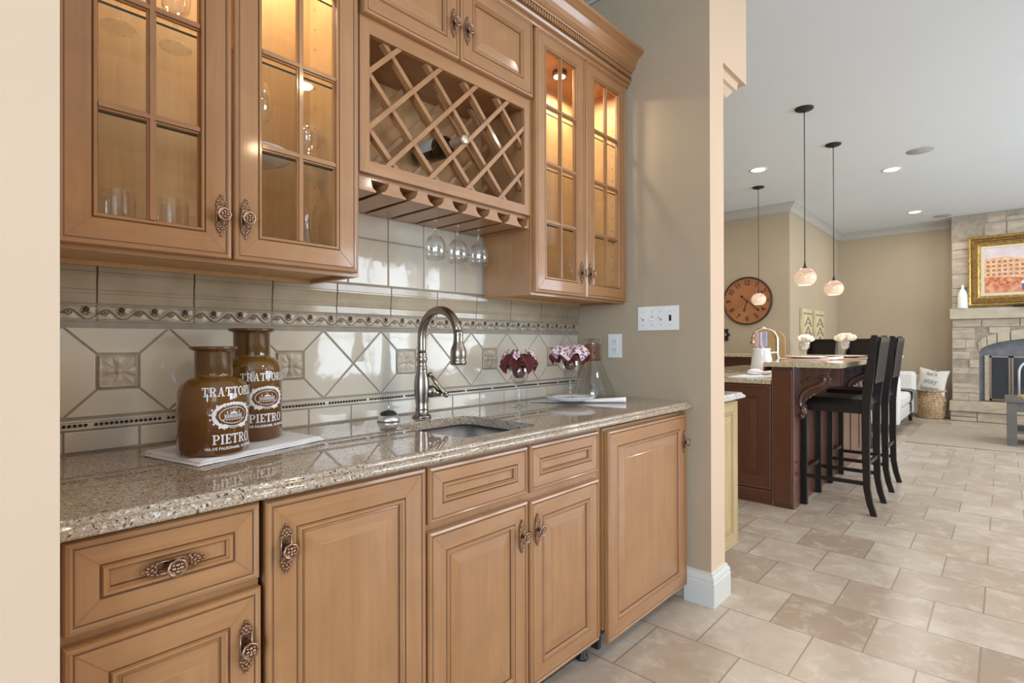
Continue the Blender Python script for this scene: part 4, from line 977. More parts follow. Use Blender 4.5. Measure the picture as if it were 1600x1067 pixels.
for i in range(4):
    mb = MB(); plate(mb, (.640, -.155, 1.6965+i*.0075), .085-.001*i, .014)
    single(mb, 'shelf_plate', (.640, -.155, 1.6965+i*.0075), '%s white plate of the stack on the glass shelf behind the second glass door' % ('lowest', 'second lowest', 'second highest', 'topmost')[i], 'plate', 'stack of white plates on the glass shelf')
def tumbler(loc, s, label, g=None):
    c = thing('balloon_glass', loc, label, 'glass', g, local=True); mb = MB()
    mb.lathe([(0, 0), (.030, 0), (.030, .002), (.008, .006), (.004, .012), (.004, .06), (.01, .068), (.030, .085), (.042, .115), (.043, .14), (.034, .185), (.033, .185), (.042, .14), (.041, .115), (.029, .088), (0, .072)], (0, 0, 0), 28, 'glass'); o = mb.build('glass_body', c); o.scale = (s, s, s); return c
tumbler((.640, -.155, 1.735), 1.0, 'balloon wine glass standing on the plate stack in the left cabinet')
tumbler((2.17, -.16, 1.4155), 1.15, 'balloon wine glass at the bottom of the right glass cabinet')
wk = thing('glass_carafe', (.790, -.15, 1.4155), 'ribbed glass carafe at the bottom of the left cabinet, behind its second door', 'carafe')
mb = MB(); mb.lathe([(0, 0), (.045, 0), (.05, .02), (.045, .07), (.020, .12), (.018, .15), (.028, .18), (.026, .18), (.016, .15), (.018, .12), (.043, .07), (.047, .02), (0, .006)], (.790, -.15, 1.4155), 14, 'glass'); mb.build('vessel', wk)

# wine bottle
wb = thing('wine_bottle', (1.312, -.16, 1.913), 'dark wine bottle with a silvery foil neck lying in the wine lattice', 'bottle')
c = (1.303, 0, 1.913)
mb = MB(); mb.lathe([(0, -.040), (.037, -.040), (.041, -.045), (.041, -.190), (.036, -.208), (.021, -.226), (.0155, -.236)], c, 36, 'bottleglass', 'y'); mb.build('glass', wb)
mb = MB(); mb.lathe([(.0414, -.075), (.0414, -.165)], c, 36, 'label', 'y', a0=radians(-20), a1=radians(200)); mb.build('paper_label', wb)['label'] = 'pale paper label'
mb = MB(); mb.lathe([(.0162, -.234), (.0150, -.262), (.0145, -.290), (.0165, -.293), (.0165, -.304), (.013, -.306), (0, -.306)], c, 20, 'foil', 'y'); mb.build('foil_cap', wb)['label'] = 'crinkled silvery foil'

# ------------------------------------------------------------------ cream kitchen cabinet beyond the pillar
kc = thing('cream_base_cabinet', (2.78, -.3, 0), 'pale cream maple base cabinet with a white countertop just beyond the pillar', 'cabinet')
mb = MB(); mb.box(2.585, 3.00, -.622, -.02, .10, .880, 'cream').box(2.585, 2.98, -.56, -.54, .001, .10, 'cream').box(2.97, 2.985, -.56, -.02, .001, .1, 'cream'); mb.build('body', kc)
raised_door(kc, 'door', 2.60, 2.995, .100, .872, -.624, .055, .028, 'cream', 'creamh', g='creamg')
mb = MB(); e_ = [(-.0, .915), (-.64, .915), (-.648, .913), (-.650, .905), (-.660, .903), (-.668, .897), (-.668, .890), (-.660, .884), (0, .884)]
mb.prism(e_, 2.585, 3.045, 'granitew', 'x'); mb.box(3.045, 3.06, -.655, 0, .888, .905, 'granitew', .006); mb.build('worktop', kc)
ku = thing('cream_cabinet_crown', (2.72, -.4, 2.38), 'tan dentil crown moulding under the bulkhead beyond the pillar', 'moulding')
mb = MB(); P = [(2.360, .0), (2.362, .012), (2.380, .02), (2.384, .03), (2.404, .032), (2.408, .042), (2.425, .05), (2.44, .075), (2.47, .095), (2.475, .11), (2.515, .115), (2.515, 0)]
yf = -.60; xe = 2.70
mb.prism([(yf-d_, z) for z, d_ in P], 2.56, xe, 'litpaint', 'x'); mb.box(2.56, xe+.0, yf, -.0, 2.36, 2.515, 'litpaint')
for i in range(len(P)-2):
    (z0, d0), (z1, d1) = P[i], P[i+1]; mb.add([(xe, yf-d0, z0), (xe+d0, yf-d0, z0), (xe+d1, yf-d1, z1), (xe, yf-d1, z1)], [(0, 1, 2, 3)], 'litpaint'); mb.add([(xe+d0, yf-d0, z0), (xe+d0, 0, z0), (xe+d1, 0, z1), (xe+d1, yf-d1, z1)], [(0, 1, 2, 3)], 'litpaint')
mb.add([(xe, yf-.115, 2.515), (xe+.115, yf-.115, 2.515), (xe+.115, 0, 2.515), (xe, 0, 2.515)], [(0, 1, 2, 3)], 'litpaint')
mb.build('moulding', ku)
mb = MB(); x = 2.57
while x < xe+.03: mb.box(x, x+.011, yf-.038, yf-.030, 2.385, 2.403, 'litpaint'); mb.box(x+.011, x+.0175, yf-.0335, yf-.0295, 2.385, 2.403, 'carve'); x += .0175
mb.build('dentil_row', ku)
ux = thing('cream_wall_cabinet', (2.63, -.18, 1.40), 'cream wall cabinet hanging under the dentil moulding beyond the pillar', 'cabinet')
mb = MB(); mb.box(2.565, 2.70, -.34, -.01, 1.40, 2.359, 'cream'); mb.build('body', ux)

# ------------------------------------------------------------------ island
isl = thing('kitchen_island', (5.5, -.2, 0), 'cherry wood kitchen island with a raised granite bar ledge', 'island')
mb = MB(); mb.box(4.205, 6.9, -.46, .60, .09, .883, 'cherry').box(4.24, 6.9, -.44, .56, .001, .09, 'cherryh').box(4.30, 6.95, -.60, -.44, .001, 1.012, 'cherry').box(6.75, 6.95, -.60, 1.1, .001, 1.012, 'cherry'); mb.build('body', isl)
mb = MB(); mb.box(4.175, 4.31, -.614, -.462, .001, 1.012, 'cherry', .004).box(4.165, 4.176, -.60, -.474, .03, .99, 'cherry', .003).box(4.172, 4.178, -.610, -.602, .001, 1.01, 'cherryg').box(4.172, 4.178, -.474, -.466, .001, 1.01, 'cherryg'); mb.build('corner_post', isl)
o = raised_door(isl, 'end_panel', -.458, .55, .105, .880, 4.205, .085, .035, 'cherry', 'cherryh', 'x', -1, g='cherryg')
mb = MB(); mb.box(4.19, 4.206, -.458, .55, .002, .100, 'cherryh').box(4.188, 4.192, -.458, .55, .095, .100, 'cherryg'); mb.build('plinth', isl)
mb = MB()
for k in range(6): mb.box(4.45+k*.42, 4.47+k*.42, -.606, -.598, .1, 1.0, 'cherry')
mb.build('back_panel_battens', isl)
mb = MB()
P = [(4.16, -.46), (7.0, -.46), (7.0, .60), (5.35, .60), (5.35, .10), (4.86, .10), (4.86, .60), (4.16, .60)]
mb.prism(P, .884, .915, 'granite2', 'z'); mb.build('worktop', isl)
mb = MB(); P = [(4.13, -.905), (7.22, -.905), (7.22, 1.15), (6.70, 1.15), (6.70, -.42), (4.13, -.42)]
mb.prism(P, 1.013, 1.045, 'granite2', 'z'); mb.build('bar_ledge', isl)
mb = MB(); mb.box(4.13, 4.7, -.435, -.42, .98, 1.013, 'cherry'); mb.build('ledge_apron', isl)
# dark sheet painted in as the shade of the gap between worktops
mb = MB(); mb.box(4.87, 5.34, .11, .60, .882, .8855, 'dark'); mb.build('gap_shade_sheet', isl)
def corbel(x0, x1, y0):
    mb = MB(); S_ = []
    top = [(0, 1.010), (-.215, 1.010), (-.215, .985), (-.200, .978)]
    arc = [(-.205, .955), (-.215, .925), (-.210, .890), (-.190, .862), (-.160, .842), (-.120, .826), (-.085, .806), (-.062, .778), (-.054, .748), (-.060, .722), (-.040, .690), (-.02, .672), (0, .660)]
    mb.prism([(y0+a, b) for a, b in top+arc], x0+.012, x1-.012, 'corbel', 'x')
    for xs in (x0+.008, x1-.008):
        pts = [(xs, y0+a, b) for a, b in [(-.150, .935), (-.160, .948), (-.175, .950), (-.186, .938), (-.186, .918), (-.172, .900), (-.150, .886), (-.118, .872), (-.085, .856), (-.055, .832), (-.038, .800), (-.030, .765), (-.034, .735), (-.050, .722), (-.056, .735)]]
        mb.tube(pts, [.006, .009, .012, .014, .016, .017, .017, .016, .015, .015, .014, .013, .012, .010, .007], 'corbel', 10)
    for k in range(9):
        t = k/8; a, b = -.212+.150*t**1.3, .93-.15*t; mb.tube([(x0+.008, y0+a, b), (x1-.008, y0+a, b)], .011, 'corbel', 8)
    mb.ball(((x0+x1)/2, y0-.045, .700), .034, 'corbel', 12, 8, (1.1, .8, 1.2)); mb.ball(((x0+x1)/2, y0-.035, .665), .024, 'corbel', 10, 8, (1, .8, 1.2)); mb.ball((x0+.01, y0-.09, .93), .014, 'corbel', 8, 6); mb.ball((x0+.01, y0-.05, .905), .010, 'corbel', 8, 6)
    mb.build('corbel', isl)
corbel(4.235, 4.315, -.602); corbel(5.85, 5.93, -.602)

# stools -------------------------------------------------------------------
def make_stool(loc, rz, label):
    """local frame: seat faces +y (towards bar), back at -y; width along x"""
    c = thing('bar_stool', loc, label, 'stool', 'black wooden bar stools at the island', rz, local=True)
    W2 = .205
    for sx in (-1, 1):
        mb = MB(); x = sx*W2; mb.prism([(x-.018, .165), (x+.018, .165), (x+.018, .205), (x-.018, .205)], 0.001, .72, 'esp', 'z'); mb.build('leg', c)
        mb = MB(); pts = [(-.245, 0), (-.222, .08), (-.205, .18), (-.200, .40), (-.200, .70), (-.205, .80), (-.222, .95), (-.252, 1.235)]
        w = [.018, .019, .020, .022, .024, .026, .028, .016]; x0, x1 = x-.017, x+.017
        P = [(p[0]-q_, p[1]+.001) for p, q_ in zip(pts, w)]+[(p[0]+q_, p[1]+.001) for p, q_ in list(zip(pts, w))[::-1]]
        mb.prism(P, x0, x1, 'esp', 'x'); mb.build('leg', c)
    mb = MB(); mb.box(-W2+.01, W2-.01, -.19, .20, .690, .745, 'esp', .004); mb.build('seat_frame', c)
    mb = MB()
    def cush(u, v):
        a, b = u*2-1, v*2-1; e = max(abs(a), abs(b)); k = sqrt(max(0, 1-max(0, (e-.86)/.14)**2)); return (a*(W2+.012), .005+b*.212, .745+.048*k+.006*(1-a*a)*(1-b*b))
    mb.grid(cush, 28, 28, 'seat'); mb.box(-W2+.005, W2-.005, -.195, .205, .742, .752, 'seat'); mb.build('seat', c)
    mb = MB()
    def bk(u, v): z = .90+.32*v; y = -.205-.05*((z-.80)/.43)**1.1; return ((u*2-1)*(W2-.015), y+.010*cos((u-.5)*2.6)-.008, z)
    def bk2(u, v): p = bk(u, v); return (p[0], p[1]-.030, p[2])
    mb.grid(bk, 12, 8, 'seat'); mb.grid(bk2, 12, 8, 'esp')
    for v in (0, 1): mb.grid(lambda u, w_, v=v: (bk(u, v)[0], bk(u, v)[1]-.030*w_, bk(u, v)[2]), 12, 1, 'esp')
    mb.box(-W2+.01, W2-.01, -.278, -.245, 1.19, 1.228, 'esp', .004); mb.build('backrest', c)
    for nm, (a0, a1, b0, b1, z) in (('front_rung', (-W2, W2, .175, .195, .24)), ('rear_rung', (-W2, W2, -.212, -.195, .33))):
        mb = MB(); mb.box(a0+.015, a1-.015, b0, b1, z, z+.028, 'esp'); mb.build(nm, c)
    for sx in (-1, 1):
        mb = MB(); mb.box(sx*W2-.008, sx*W2+.008, -.19, .18, .20, .226, 'esp'); mb.build('side_rung', c)
    return c
s0 = make_stool((4.59, -.81, 0), 0, 'nearest black bar stool at the island corner, in front of the carved corbel')
copy_tree(s0, (5.385, -.81, 0), 0, 'second black bar stool along the island, right behind the nearest one')
copy_tree(s0, (7.16, -.30, 0), radians(44), 'black bar stool at the far island corner, its back right of the larger napkin flower')
copy_tree(s0, (7.70, .16, 0), radians(58), 'farthest black bar stool, its back seen between the two napkin flowers of the bar')

# place settings on the bar ledge
ZL = 1.0455
def setting(x, y, side, fs=1.0):
    mb = MB(); plate(mb, (x, y, ZL+.010), .150, .016, 'pinkcloth' if False else 'china'); single(mb, 'bar_plate', (x, y, ZL+.010), 'white dinner plate on the bar ledge, %s place setting' % side, 'plate', 'plates laid on the bar ledge')
    mb = MB(); mb.lathe([(0, .0), (.19, .0), (.192, .004), (.185, .008), (0, .008)], (x, y, ZL), 40, 'pinkcloth'); single(mb, 'round_placemat', (x, y, ZL), 'blush round placemat under the plate, %s place setting' % side, 'placemat', 'placemats on the bar ledge')
    c = thing('flower_goblet', (x, y, ZL+.0145), 'clear goblet on the bar plate, %s place setting' % side, 'glass', 'goblets on the bar ledge')
    mb = MB(); mb.lathe([(0, 0), (.034, 0), (.030, .004), (.005, .01), (.004, .055), (.012, .062), (.032, .085), (.036, .115), (.034, .15), (.033, .15), (.030, .088), (0, .07)], (x, y, ZL+.0145), 24, 'glass'); mb.build('goblet_glass', c)
    f = thing('cream_napkin_flower', (x, y, ZL+.15), 'cream ruffled flower-shaped napkin in the %s goblet of the bar' % side, 'napkin', 'napkin flowers on the bar ledge')
    mb = MB(); rnd = random.Random(int(x*100))
    for q_ in range(40):
        t, p = rnd.uniform(0, 6.28), rnd.uniform(.15, 1.25); r = .056*fs; mb.ball((x+r*1.1*sin(p)*cos(t), y+r*1.1*sin(p)*sin(t), ZL+.150+r*.75*cos(p)), rnd.uniform(.012, .019)*fs, 'petal', 8, 5)
    mb.build('petals', f)
    mb = MB(); mb.lathe([(0, 0), (.018, .002), (.026, .03), (.028, .06)], (x, y, ZL+.09), 14, 'petal'); mb.build('tail', f)
    mb = MB(); A_ = Vector((x-.02, y-.20, ZL+.012))
    mb.tube([(x-.05, y-.17, ZL+.012), (x+.02, y-.22, ZL+.014), (x+.14, y-.24, ZL+.018), (x+.20, y-.22, ZL+.016), (x+.14, y-.19, ZL+.013), (x+.02, y-.18, ZL+.012)], [.008, .010, .009, .008, .009, .008], 'cloth', 8)
    single(mb, 'looped_napkin', (x, y-.2, ZL), 'white looped napkin beside the %s place setting of the bar' % side, 'napkin', 'looped napkins on the bar ledge')
setting(5.38, -.70, 'right', 1.3); setting(4.93, -.50, 'left')

# pitcher, utensils, papers, kitchen tap, board
pt = thing('white_pitcher', (5.67, .077, .9155), 'white ceramic pitcher of utensils on the island worktop', 'pitcher'); px, py = 5.67, .077
mb = MB(); mb.lathe([(0, 0), (.100, 0), (.104, .012), (.094, .11), (.078, .19), (.083, .215), (.078, .215), (.071, .19), (.07, .06), (0, .05)], (px, py, .9155), 32, 'china'); mb.build('body', pt)
mb = MB(); mb.tube([(px+.02, py-.08, 1.085), (px+.035, py-.135, 1.09), (px+.04, py-.150, 1.03), (px+.035, py-.098, .965)], .010, 'china', 10); mb.build('handle', pt)
for (ox, oy, m, lb) in ((-.015, .045, 'pink', 'pink'), (.0, -.03, 'lav', 'lavender'), (.035, .005, 'china', 'white')):
    mb = MB(); mb.tube([(px+ox*.3, py+oy*.3, .98), (px+ox, py+oy, 1.22)], .008, m, 8); mb.box(px+ox-.007, px+ox+.007, py+oy-.020, py+oy+.020, 1.15, 1.29, m, .006)
    single(mb, 'spatula', (px+ox, py+oy, .98), '%s silicone spatula standing in the white pitcher' % lb, 'spatula', 'spatulas in the pitcher')
mb = MB(); mb.box(4.30, 4.62, -.36, -.10, .9155, .9185, 'cloth').box(4.36, 4.60, -.33, -.13, .9185, .9225, 'cloth'); single(mb, 'paper_stack', (4.46, -.23, .9155), 'white papers lying on the island worktop before the pitcher', 'paper')
mb = MB(); mb.ball((4.62, -.20, .945), .055, 'cloth', 12, 8, (1.2, 1.1, .5)); mb.ball((4.68, -.27, .94), .045, 'cloth', 12, 8, (1.2, 1, .5)); single(mb, 'crumpled_cloth', (4.65, -.23, .92), 'crumpled white cloth on the papers beside the pitcher', 'cloth')
kt = thing('kitchen_faucet', (6.42, .15, .9155), 'gold gooseneck kitchen faucet behind the white pitcher', 'faucet'); kx, ky = 6.42, .15
mb = MB(); R_ = .125; dxx, dyy = .28, .96
mb.tube([(kx, ky, .9155), (kx, ky, 1.0), (kx, ky, 1.19)]+[(kx-(R_-R_*cos(radians(a)))*-dxx*-1, ky+(R_-R_*cos(radians(a)))*dyy, 1.22+R_*sin(radians(a))) for a in range(0, 190, 15)], .017, 'goldtap', 12); mb.build('spout', kt)
mb = MB(); mb.lathe([(0, 0), (.03, 0), (.028, .02), (.018, .03), (.018, .06), (0, .06)], (kx, ky, .9155), 20, 'goldtap'); mb.build('base', kt); mb = MB(); mb.ball((kx-.07, ky+.24, 1.19), .028, 'goldtap', 12, 8, (1, 1, 1.3)); mb.build('spray_head', kt)
cb = thing('cutting_board', (6.6, .20, .9155), 'tan round-topped wooden board standing behind the gold faucet', 'board')
mb = MB(); P = [(.12, .9155), (.34, .9155), (.34, 1.21)]+[(.23+.11*cos(radians(a)), 1.21+.11*sin(radians(a))) for a in range(15, 180, 15)]+[(.12, 1.21)]
mb.prism(P, 6.60, 6.625, 'cutting', 'x'); mb.build('board', cb)

# ------------------------------------------------------------------ pendants, cans, speakers
def pendant(x, y, zg, label):
    c = thing('pendant_lamp', (x, y, CEIL), label, 'pendant lamp', 'art glass pendants over the island', local=True)
    mb = MB(); mb.lathe([(0, 0), (.070, 0), (.068, -.008), (.055, -.016), (.012, -.022), (.006, -.034), (0, -.034)], (0, 0, -.0005), 32, 'black'); mb.build('canopy', c)
    mb = MB(); mb.tube([(0, 0, -.03), (0, 0, zg-CEIL+.10)], .0035, 'black', 8); mb.build('stem', c)
    mb = MB(); mb.lathe([(.003, .135), (.006, .11), (.009, .088), (.018, .076), (.018, .07)], (0, 0, zg-CEIL), 16, 'black'); mb.build('socket', c)
    mb = MB(); mb.lathe([(.012, .074), (.040, .066), (.066, .046), (.082, .018), (.086, -.008), (.080, -.034), (.066, -.056), (.052, -.068)], (0, 0, 0), 36, 'shade'); s_ = mb.build('lamp_shade', c, Vector((0, 0, 0))); s_.location = (0, 0, zg-CEIL)
    mb = MB(); mb.lathe([(.050, -.067), (0, -.060)], (0, 0, zg-CEIL), 24, 'shadeglow'); mb.build('bulb_opening', c)
    disc('pendant_light', (x, y, zg-.09), .08, 3.5, (1, .85, .7)); return c
pendant(4.865, -.515, 1.722, 'nearest pink and cream glass pendant lamp, the longest in the picture')
pendant(5.94, -.502, 1.712, 'right cream glass pendant lamp, second above the bar ledge')
pendant(6.95, .515, 1.722, 'farthest pink glass pendant lamp, hanging in front of the clock')
LB = ['recessed ceiling lamp at the left near the pillar, above the farthest pendant', 'recessed ceiling lamp between the right pendant and the round speaker', 'recessed ceiling lamp nearest the fireplace', 'added unseen fill lamp over the wet bar', 'added unseen fill lamp behind the camera near the left windows', 'added unseen fill lamp over the walkway', 'added unseen fill lamp beside the island walkway', 'added unseen fill lamp near the rear windows', 'added unseen fill lamp over the middle of the living area', 'added unseen fill lamp in front of the hearth corner', 'added unseen fill lamp far left behind the camera', 'added unseen fill lamp over the kitchen, near the side wall', 'added unseen fill lamp over the kitchen, near the back wall']
for (x, y), lb in zip(CANS, LB):
    c = thing('recessed_lamp', (x, y, CEIL), lb, 'ceiling lamp', 'recessed lamps in the ceiling')
    mb = MB(); mb.lathe([(.095, 0), (.094, -.004), (.074, -.005), (.070, -.002)], (x, y, CEIL-.0003), 28, 'white'); mb.build('trim_ring', c)
    mb = MB(); mb.lathe([(.072, -.003), (0, -.003)], (x, y, CEIL), 28, 'lampglow'); mb.build('lens', c)
for (x, y, r, lb) in ((6.73, -1.10, .115, 'round flush ceiling speaker above the right side of the island'), (10.45, -1.03, .115, 'round flush ceiling speaker next to the stone chimney')):
    mb = MB(); mb.lathe([(0, -.004), (r*.96, -.004), (r, -.001)], (x, y, CEIL), 36, 'speaker'); single(mb, 'ceiling_speaker', (x, y, CEIL), lb, 'speaker', 'round speakers in the ceiling')

# ------------------------------------------------------------------ clock, plaque, panels
ck = thing('wall_clock', (8.05, 1.022, 1.788), 'large round brown wall clock with dark numerals behind the farthest pendant', 'clock'); CY, CZ, CR = 1.022, 1.788, .345
mb = MB(); mb.lathe([(CR*.94, -.006), (CR*.95, -.034), (CR*.985, -.036), (CR, -.028), (CR, 0)], (8.048, CY, CZ), 64, 'clockrim', 'x'); mb.build('rim', ck)
mb = MB(); mb.lathe([(0, -.014), (CR*.95, -.014)], (8.048, CY, CZ), 64, 'clockface', 'x'); mb.build('dial', ck)
mb = MB()
for h in range(1, 13):
    t = radians(90-30*h); vs, fs = text_polys(str(h), .100, .0015, .85); rot = radians(-30*h) if h not in (4, 5, 6, 7, 8) else radians(180-30*h)
    if h == 12 or h == 6: rot = 0
    cxx, czz = CR*.745*cos(t), CR*.745*sin(t)
    mb.add([(8.030, CY-(cxx+a*cos(rot)-b*sin(rot)), CZ+czz+a*sin(rot)+b*cos(rot)) for a, b, _ in vs], fs, 'ink')
mb.build('numerals', ck)['label'] = 'dark numerals'
def hand(ang, L1, L0, w, nm):
    mb = MB(); c_, s_ = cos(radians(ang)), sin(radians(ang)); P = [(-L0, w*.5), (-L0, -w*.5), (L1*.75, -w*.5), (L1*.8, -w*1.8), (L1, 0), (L1*.8, w*1.8), (L1*.75, w*.5)]
    mb.prism([(CY-(a*c_-b*s_), CZ+a*s_+b*c_) for a, b in P], 8.026, 8.029, 'ink', 'x')
    if nm == 'minute_hand': mb.lathe([(.016, 0), (.016, -.003), (0, -.003)], (8.029, CY-(-L0*c_), CZ-L0*s_), 12, 'ink', 'x')
    mb.build(nm, ck)
hand(-41, .235, .10, .010, 'minute_hand'); hand(-106, .165, .02, .012, 'hour_hand')
mb = MB(); P = []
for i in range(16): t = 2*pi*i/16; r = .125 if i % 2 == 0 else .085; P.append((1.365+r*.8*cos(t), 1.302+r*sin(t)))
mb.prism(P, 8.035, 8.049, 'plaque', 'x'); mb.lathe([(.05, 0), (.04, -.010), (0, -.012)], (8.035, 1.365, 1.302), 16, 'plaque', 'x')
for s_ in (-1, 1): mb.ball((8.026, 1.365+s_*.024-.01, 1.302), .010, 'white', 8, 6, (.4, .6, 1.3))
single(mb, 'star_switch_plate', (8.04, 1.365, 1.302), 'dark star-shaped metal plate on the clock wall left of the faucet', 'wall plate')
def art(x0, x1, label):
    c = thing('carved_panel', ((x0+x1)/2, .46, 1.08), label, 'wall art', 'carved panels on the wall')
    mb = MB(); mb.box(x0, x1, .425, .458, 1.08, 1.68, 'distressed', .004).box(x0+.05, x1-.05, .418, .426, 1.13, 1.63, 'distressed'); mb.build('board', c)
    mb = MB(); xm = (x0+x1)/2; w = (x1-x0)/2-.09
    for k in range(3):
        z = 1.20+k*.14
        for s_ in (-1, 1): mb.tube([(xm+s_*w*.9, .416, z-.055), (xm+s_*w*.55, .416, z), (xm, .416, z+.075)], .009, 'carve', 6)
        mb.tube([(xm-w*.5, .416, z-.01), (xm+w*.5, .416, z-.01)], .006, 'carve', 6)
    mb.box(x0+.07, x1-.07, .415, .419, 1.60, 1.618, 'carve'); mb.build('carving', c)
art(8.52, 9.08, 'left carved cream wooden wall panel behind the bar flowers'); art(9.20, 9.80, 'right carved cream wooden wall panel, nearer the corner')

# ------------------------------------------------------------------ fireplace
fp_ = thing('stone_fireplace', (10.8, -2.2, 0), 'floor-to-ceiling limestone fireplace with mantel, arch and raised hearth', 'fireplace')
FXF = 10.62; FY0, FY1 = -1.125, -3.35; AC = (FY0+FY1)/2; AR0 = AC+.80   # opening left edge
def arch_z(y): # inner arch underside
    t = (y-AC)/.80; return 1.035+.215*sqrt(max(0, 1-min(1, t*t)*.999)) if abs(t) < 1 else 0
mb = MB(); mb.box(FXF+.006, 11.0, FY1, AC-.80, .30, CEIL-.002, 'stonej').box(FXF+.006, 11.0, AC+.80, FY0, .30, CEIL-.002, 'stonej').box(FXF+.006, 11.0, AC-.80, AC+.80, 1.32, CEIL-.002, 'stonej'); 
P = [(AC+.80*cos(pi*i/24), 1.035+.215*sin(pi*i/24)) for i in range(25)]
for i in range(24): mb.prism([P[i], P[i+1], (P[i+1][0], 1.32), (P[i][0], 1.32)], FXF+.006, FXF+.12, 'stonej', 'x')
mb.build('core', fp_)
rnd = random.Random(11)
def stones(mb, ya, yb, za, zb, hmin, hmax, wmin, wmax, keep, mat_='stone'):
    z = za
    while z < zb-.02:
        h = min(rnd.uniform(hmin, hmax), zb-z)
        if zb-(z+h) < .05: h = zb-z
        y = ya
        while y > yb+.01:
            w = min(rnd.uniform(wmin, wmax), y-yb)
            if (y-w)-yb < .08: w = y-yb
            subs = [(z, z+h)] if h < .13 or rnd.random() < .6 else [(z, z+h*.45), (z+h*.45, z+h)]
            for s0_, s1_ in subs:
                if keep(y, y-w, s0_, s1_):
                    d_ = rnd.uniform(-.012, .012)
                    mb.box(FXF+d_, FXF+.06, y-w+.004, y-.004, s0_+.004, s1_-.004, mat_, .008)
            y -= w
        z += h
def keep(y0, y1, z0, z1):
    for y in (y0, (y0+y1)/2, y1):
        if abs(y-AC) < .78 and z0 < arch_z(y)+.10: return False
    return True
mb = MB(); stones(mb, FY0, FY1, 1.69, CEIL-.004, .12, .26, .18, .5, lambda *a: True)
stones(mb, FY0, AC+.80, .30, 1.09, .10, .15, .10, .26, lambda *a: True); stones(mb, AC-.80, FY1, .30, 1.09, .10, .15, .10, .26, lambda *a: True)
stones(mb, FY0, FY1, 1.41, 1.53, .12, .13, .25, .45, lambda *a: True); stones(mb, FY0, FY1, 1.09, 1.41, .10, .16, .12, .30, keep)
mb.build('stonework', fp_)
mb = MB(); n = 13
for i in range(n):
    t0, t1 = pi*i/n, pi*(i+1)/n
    def pp(t, e): return (AC+(.80+e*.03)*cos(t), 1.035+.215*sin(t)+e)
    g = .012; P = [pp(t0+g, 0), pp(t1-g, 0), pp(t1-g, .135), pp(t0+g, .135)]
    mb.prism(P, FXF-.014, FXF+.12, 'stones', 'x')
mb.build('arch', fp_)
mb = MB(); P = [(AC+.80*cos(pi*i/24), 1.035+.215*sin(pi*i/24)) for i in range(25)]
mb.prism([(AC+.80, .30)]+P+[(AC-.80, .30)], FXF+.16, FXF+.18, 'ash', 'x'); mb.build('firebox_surround', fp_)
mb = MB(); x = FXF+.13
mb.box(x, x+.03, AR0-.115, AR0-.06, .31, .985, 'stone').build('surround_edge', fp_)
for k, (a, b) in enumerate(((AR0-.115, AR0-.345), (AR0-.355, AR0-.585), (AR0-.60, AR0-.83), (AR0-.84, AR0-1.07))):
    mb = MB(); x0, x1 = FXF+.125, FXF+.145; mb.box(x0, x1, b, b+.022, .315, .98, 'brass').box(x0, x1, a-.022, a, .315, .98, 'brass').box(x0, x1, b, a, .315, .345, 'brass').box(x0, x1, b, a, .955, .98, 'brass').box(x0+.008, x0+.012, b+.02, a-.02, .34, .96, 'firescreen'); mb.build('glass_fire_door', fp_)
mb = MB(); mb.box(FXF-.085, FXF+.03, FY1-.02, FY0+.022, 1.530, 1.690, 'stones', .01); mb.build('mantel', fp_)
mb = MB(); mb.box(10.50, 11.0, FY1-.03, FY0+.03, .148, .298, 'stone', .012); mb.build('hearth_slab', fp_)
mb = MB(); FXF_keep = FXF; FXF = 10.535
mb.box(10.56, 11.0, FY1, FY0+.02, .001, .148, 'stoned'); stones(mb, FY0+.02, FY1, .001, .146, .14, .15, .3, .62, lambda *a: True); mb.build('hearth_base', fp_); FXF = FXF_keep
# painting
pc = thing('framed_painting', (10.6, -1.95, 1.70), 'gold-framed painting of a red and cream building above the mantel', 'painting')
PA, PB, PZ0, PZ1 = -1.315, -2.75, 1.715, 2.745
mb = MB(); prof = [(0, 0), (0, .05), (.02, .062), (.035, .055), (.045, .045), (.075, .050), (.085, .040), (.105, .038), (.115, .046), (.13, .040), (.15, .018)]
mats = [None, None, None, 'golddark', 'golddark', 'golddark', 'golddark', None, None, None]
ringpanel(mb, PB, PA, PZ0, PZ1, FXF-.012, prof, mats, None, 'x', -1, 'gold', 'gold')
for k in range(46): 
    zz = PZ0+.06+k*(PZ1-PZ0-.12)/45; mb.ball((FXF-.012-.052, PA-.062, zz), .009, 'gold', 6, 4)
for k in range(60):
    yy = PA-.06-k*(PA-PB-.12)/59
    for zz in (PZ0+.062, PZ1-.062): mb.ball((FXF-.012-.052, yy, zz), .009, 'gold', 6, 4)
mb.build('gilt_frame', pc)
mb = MB(); ringpanel(mb, PB+.15, PA-.15, PZ0+.15, PZ1-.15, FXF-.012, [(0, .018), (.035, .022), (.04, .016)], [None, None], None, 'x', -1, 'linen', 'linen'); mb.build('liner', pc)
def pm(name, a, b, sc): return noisy(name, a, b, sc, rough=.7, lo=.35, hi=.65)
M['psky'] = pm('painted_sky', (.62, .50, .50), (.72, .64, .62), 5); M['pbld'] = pm('painted_facade', (.66, .34, .16), (.76, .55, .34), 16); M['pdark'] = pm('painted_windows', (.34, .13, .09), (.46, .22, .14), 20)
M['pcrowd'] = pm('painted_foreground', (.42, .08, .04), (.72, .34, .16), 22); M['pground'] = pm('painted_ground', (.50, .14, .07), (.70, .36, .20), 12); M['pblue'] = mat('painted_blue', (.12, .12, .25), .7)
mb = MB(); a0, a1, b0, b1 = PA-.19, PB+.19, PZ0+.19, PZ1-.19; xx = FXF-.028
def quad(P, m, d=0): mb.add([(xx-d, y, z) for y, z in P], [list(range(len(P)))], m)
quad([(a0, b0), (a1, b0), (a1, b1), (a0, b1)], 'psky')
